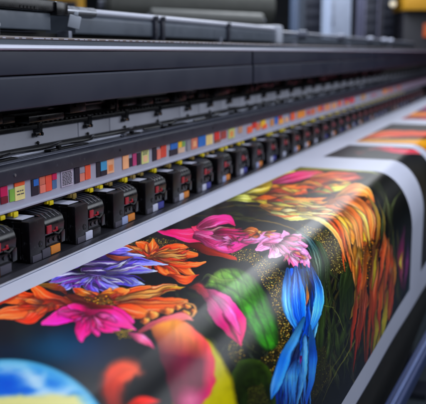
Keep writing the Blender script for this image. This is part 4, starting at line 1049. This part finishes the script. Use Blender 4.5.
facing(303, 326, -60, 60, 14.5, .8, 'storage_cabinet', mat('grey_cabinet_paint', (64, 70, 82), .5), 'dark grey cabinet left of the pale cabinet, far behind', 'cabinet', extra=grille)
facing(364, 380, -50, 60, 15, .8, 'narrow_locker', mat('lavender_locker_paint', (128, 128, 156), .45), 'narrow lavender grey locker right of the pale cabinet', 'locker', extra=grille)
facing(381, 399, -50, 60, 17, .8, 'shelving_unit', mat('brown_grey_unit', (54, 52, 60), .5), 'dark shelving unit between the lavender locker and the yellow machine', 'shelf', extra=grille)
facing(292, 299, -60, 60, 12, .3, 'steel_post', mat('blue_steel_post', (76, 92, 120), .4), 'slim blue grey steel post beside the dark gap', 'post', bev=.02, extra=lambda r_, w, h: MB().box(-.08, .38, -w * .9, w * .9, 0, .06, .01).build('base_plate', railm, r_))
# yellow topped machine, far right
def ymach(root, w, h):
    MB().box(-.25, .9, -w * .52, w * .52, h - .22, h + .12, .03).build('hood', mat('yellow_machine_paint', (180, 130, 20), .5), root)
    MB().box(-.04, .0, -w * .1, w * .2, h - .7, h - .45, .01).build('warning_panel', mat('orange_panel', (214, 96, 40), .4), root)
facing(403, 470, -1, 60, 15, .9, 'yellow_machine', mat('dark_machine_paint', (30, 30, 38), .5), 'dark machine with a yellow hood at the far right', 'machine', extra=ymach)
# lit work lamp
lp = at(393, 4, 15); lamp = empty('work_lamp', tuple(lp)); tag(lamp, 'small glowing round lamp above the dark shelving unit', 'lamp')
MB().ball((0, 0, 0), .06, 16).build('bulb', mat('lamp_glow', (255, 240, 215), .4, emit=(255, 235, 205), estr=.3), lamp)
MB().cyl((0, 0, .07), (0, 0, .2), .1, 16, r2=.04).cyl((0, 0, .2), (0, 0, 3.0), .012, 8).build('lamp_shade', railm, lamp)
# big stored roll (olive grey), upper middle, on a stand
c0 = at(115, 4, 9.0); c1 = at(268, 10, 9.6)
rl = empty('stored_media_roll', tuple((c0 + c1) / 2)); tag(rl, 'thick olive grey roll of stored material behind the printer', 'roll')
mid_ = (c0 + c1) / 2
a_, b_ = c0 - mid_, c1 - mid_
a_[2] = b_[2] = 0
a2 = a_ * 1.15
MB().cyl(tuple(a2), tuple(b_), .26, 40, bev=.03).build('wound_roll', mat('olive_grey_film', (62, 64, 60), .5, var=.1, stretch=(1, 1, 1)), rl)
MB().cyl(tuple(a2 * 1.04), tuple(b_ * 1.06), .06, 20).build('core', aluD, rl)
st = empty('roll_stand', (mid_[0], mid_[1], -2.2)); tag(st, 'dark stand holding the olive grey roll', 'stand')
hh = mid_[2] + 2.2
for e in (a_ * .6, b_ * .75):
    MB().box(e[0] - .05, e[0] + .05, e[1] - .05, e[1] + .05, 0, hh - .25, .01).build('upright', railm, st)
MB().cyl((a_[0] * .6, a_[1] * .6, .5), (b_[0] * .75, b_[1] * .75, .5), .04, 12).build('cross_bar', railm, st)
# lower pale band: second roll, darker
c0 = at(150, 16, 8.0); c1 = at(262, 21, 8.4); mid_ = (c0 + c1) / 2; a_, b_ = c0 - mid_, c1 - mid_
r2 = empty('thin_media_roll', tuple(mid_)); tag(r2, 'thinner pale grey roll just below the thick olive one', 'roll')
MB().cyl(tuple(a_), tuple(b_), .075, 28, bev=.01).build('wound_roll', mat('pale_film', (92, 94, 92), .45), r2)
MB().cyl(tuple(a_ * 1.05), tuple(b_ * 1.05), .02, 12).build('core', aluD, r2)
# yellow crate top left
facing(46, 80, -12, 40, 11, .5, 'yellow_crate_stack', mat('yellow_crate', (190, 140, 30), .5), 'blurred yellow crates showing at the top left', 'crate', extra=grille)
facing(-60, 44, -90, 40, 13, .6, 'dark_press', mat('dark_press_paint', (34, 40, 40), .5), 'dark machine filling the far upper left', 'machine', extra=grille)

# ------------------------------------------------------------------ lights
w = bpy.data.worlds.new('World'); scene.world = w; w.use_nodes = True
bg = w.node_tree.nodes['Background']
_tc = w.node_tree.nodes.new('ShaderNodeTexCoord'); _sx = w.node_tree.nodes.new('ShaderNodeSeparateXYZ'); _rp = w.node_tree.nodes.new('ShaderNodeValToRGB')
w.node_tree.links.new(_tc.outputs['Generated'], _sx.inputs[0]); w.node_tree.links.new(_sx.outputs['Z'], _rp.inputs[0]); w.node_tree.links.new(_rp.outputs[0], bg.inputs[0])
_rp.color_ramp.elements[0].position = .0; _rp.color_ramp.elements[0].color = (.035, .045, .085, 1)
_rp.color_ramp.elements[1].position = .8; _rp.color_ramp.elements[1].color = (.8, .92, 1.2, 1)
bg.inputs[1].default_value = .2

def area(name, loc, target, sx, sy, power, col=(1, 1, 1)):
    l = bpy.data.lights.new(name, 'AREA'); l.shape = 'RECTANGLE'; l.size = sx * S; l.size_y = sy * S; l.energy = power; l.color = col
    o = bpy.data.objects.new(name, l); COL.objects.link(o); o.location = Vector(loc) * S
    d = Vector(target) - Vector(loc); o.rotation_euler = d.to_track_quat('-Z', 'Y').to_euler()
    return o
area('ceiling_light', (3.0, .6, 4.0), (3.0, .6001, 0), 5.0, 2.4, 22, (.93, .95, 1.0))
area('ceiling_light_far', (11.5, 2.2, 3.0), (11.5, 2.2001, 0), 7.0, 2.8, 45, (.9, .94, 1.0))
area('plate_fill_light', (4.3, -1.35, 1.8), (4.3, 1.5, .33), 9.5, 1.5, 20, (.86, .91, 1.0))  # unseen fill lamp, added to brighten the recessed back plates and front faces
area('hall_light', (12, 9, 8), (15, 7, 0), 6, 4, 260, (.85, .92, 1.0))

# ------------------------------------------------------------------ camera
cam = bpy.data.cameras.new('camera'); co = bpy.data.objects.new('camera', cam); COL.objects.link(co)
R = Matrix(((RIGHT[0], UP[0], -FWD[0]), (RIGHT[1], UP[1], -FWD[1]), (RIGHT[2], UP[2], -FWD[2])))
co.matrix_world = Matrix.Translation(Vector(CAM) * S) @ R.to_4x4()
cam.sensor_width = 36; cam.sensor_fit = 'HORIZONTAL'; cam.lens = F_PX / 426 * 36
cam.clip_start = .01; cam.clip_end = 200
cam.dof.use_dof = True; cam.dof.focus_distance = 2.45 * S
cam.dof.aperture_fstop = (cam.lens / 1000) / (.025 * S)
scene.camera = co
vs = scene.view_settings; vs.view_transform = 'Standard'; vs.look = 'None'; vs.gamma = 1; vs.exposure = 0
scene.cycles.use_denoising = True
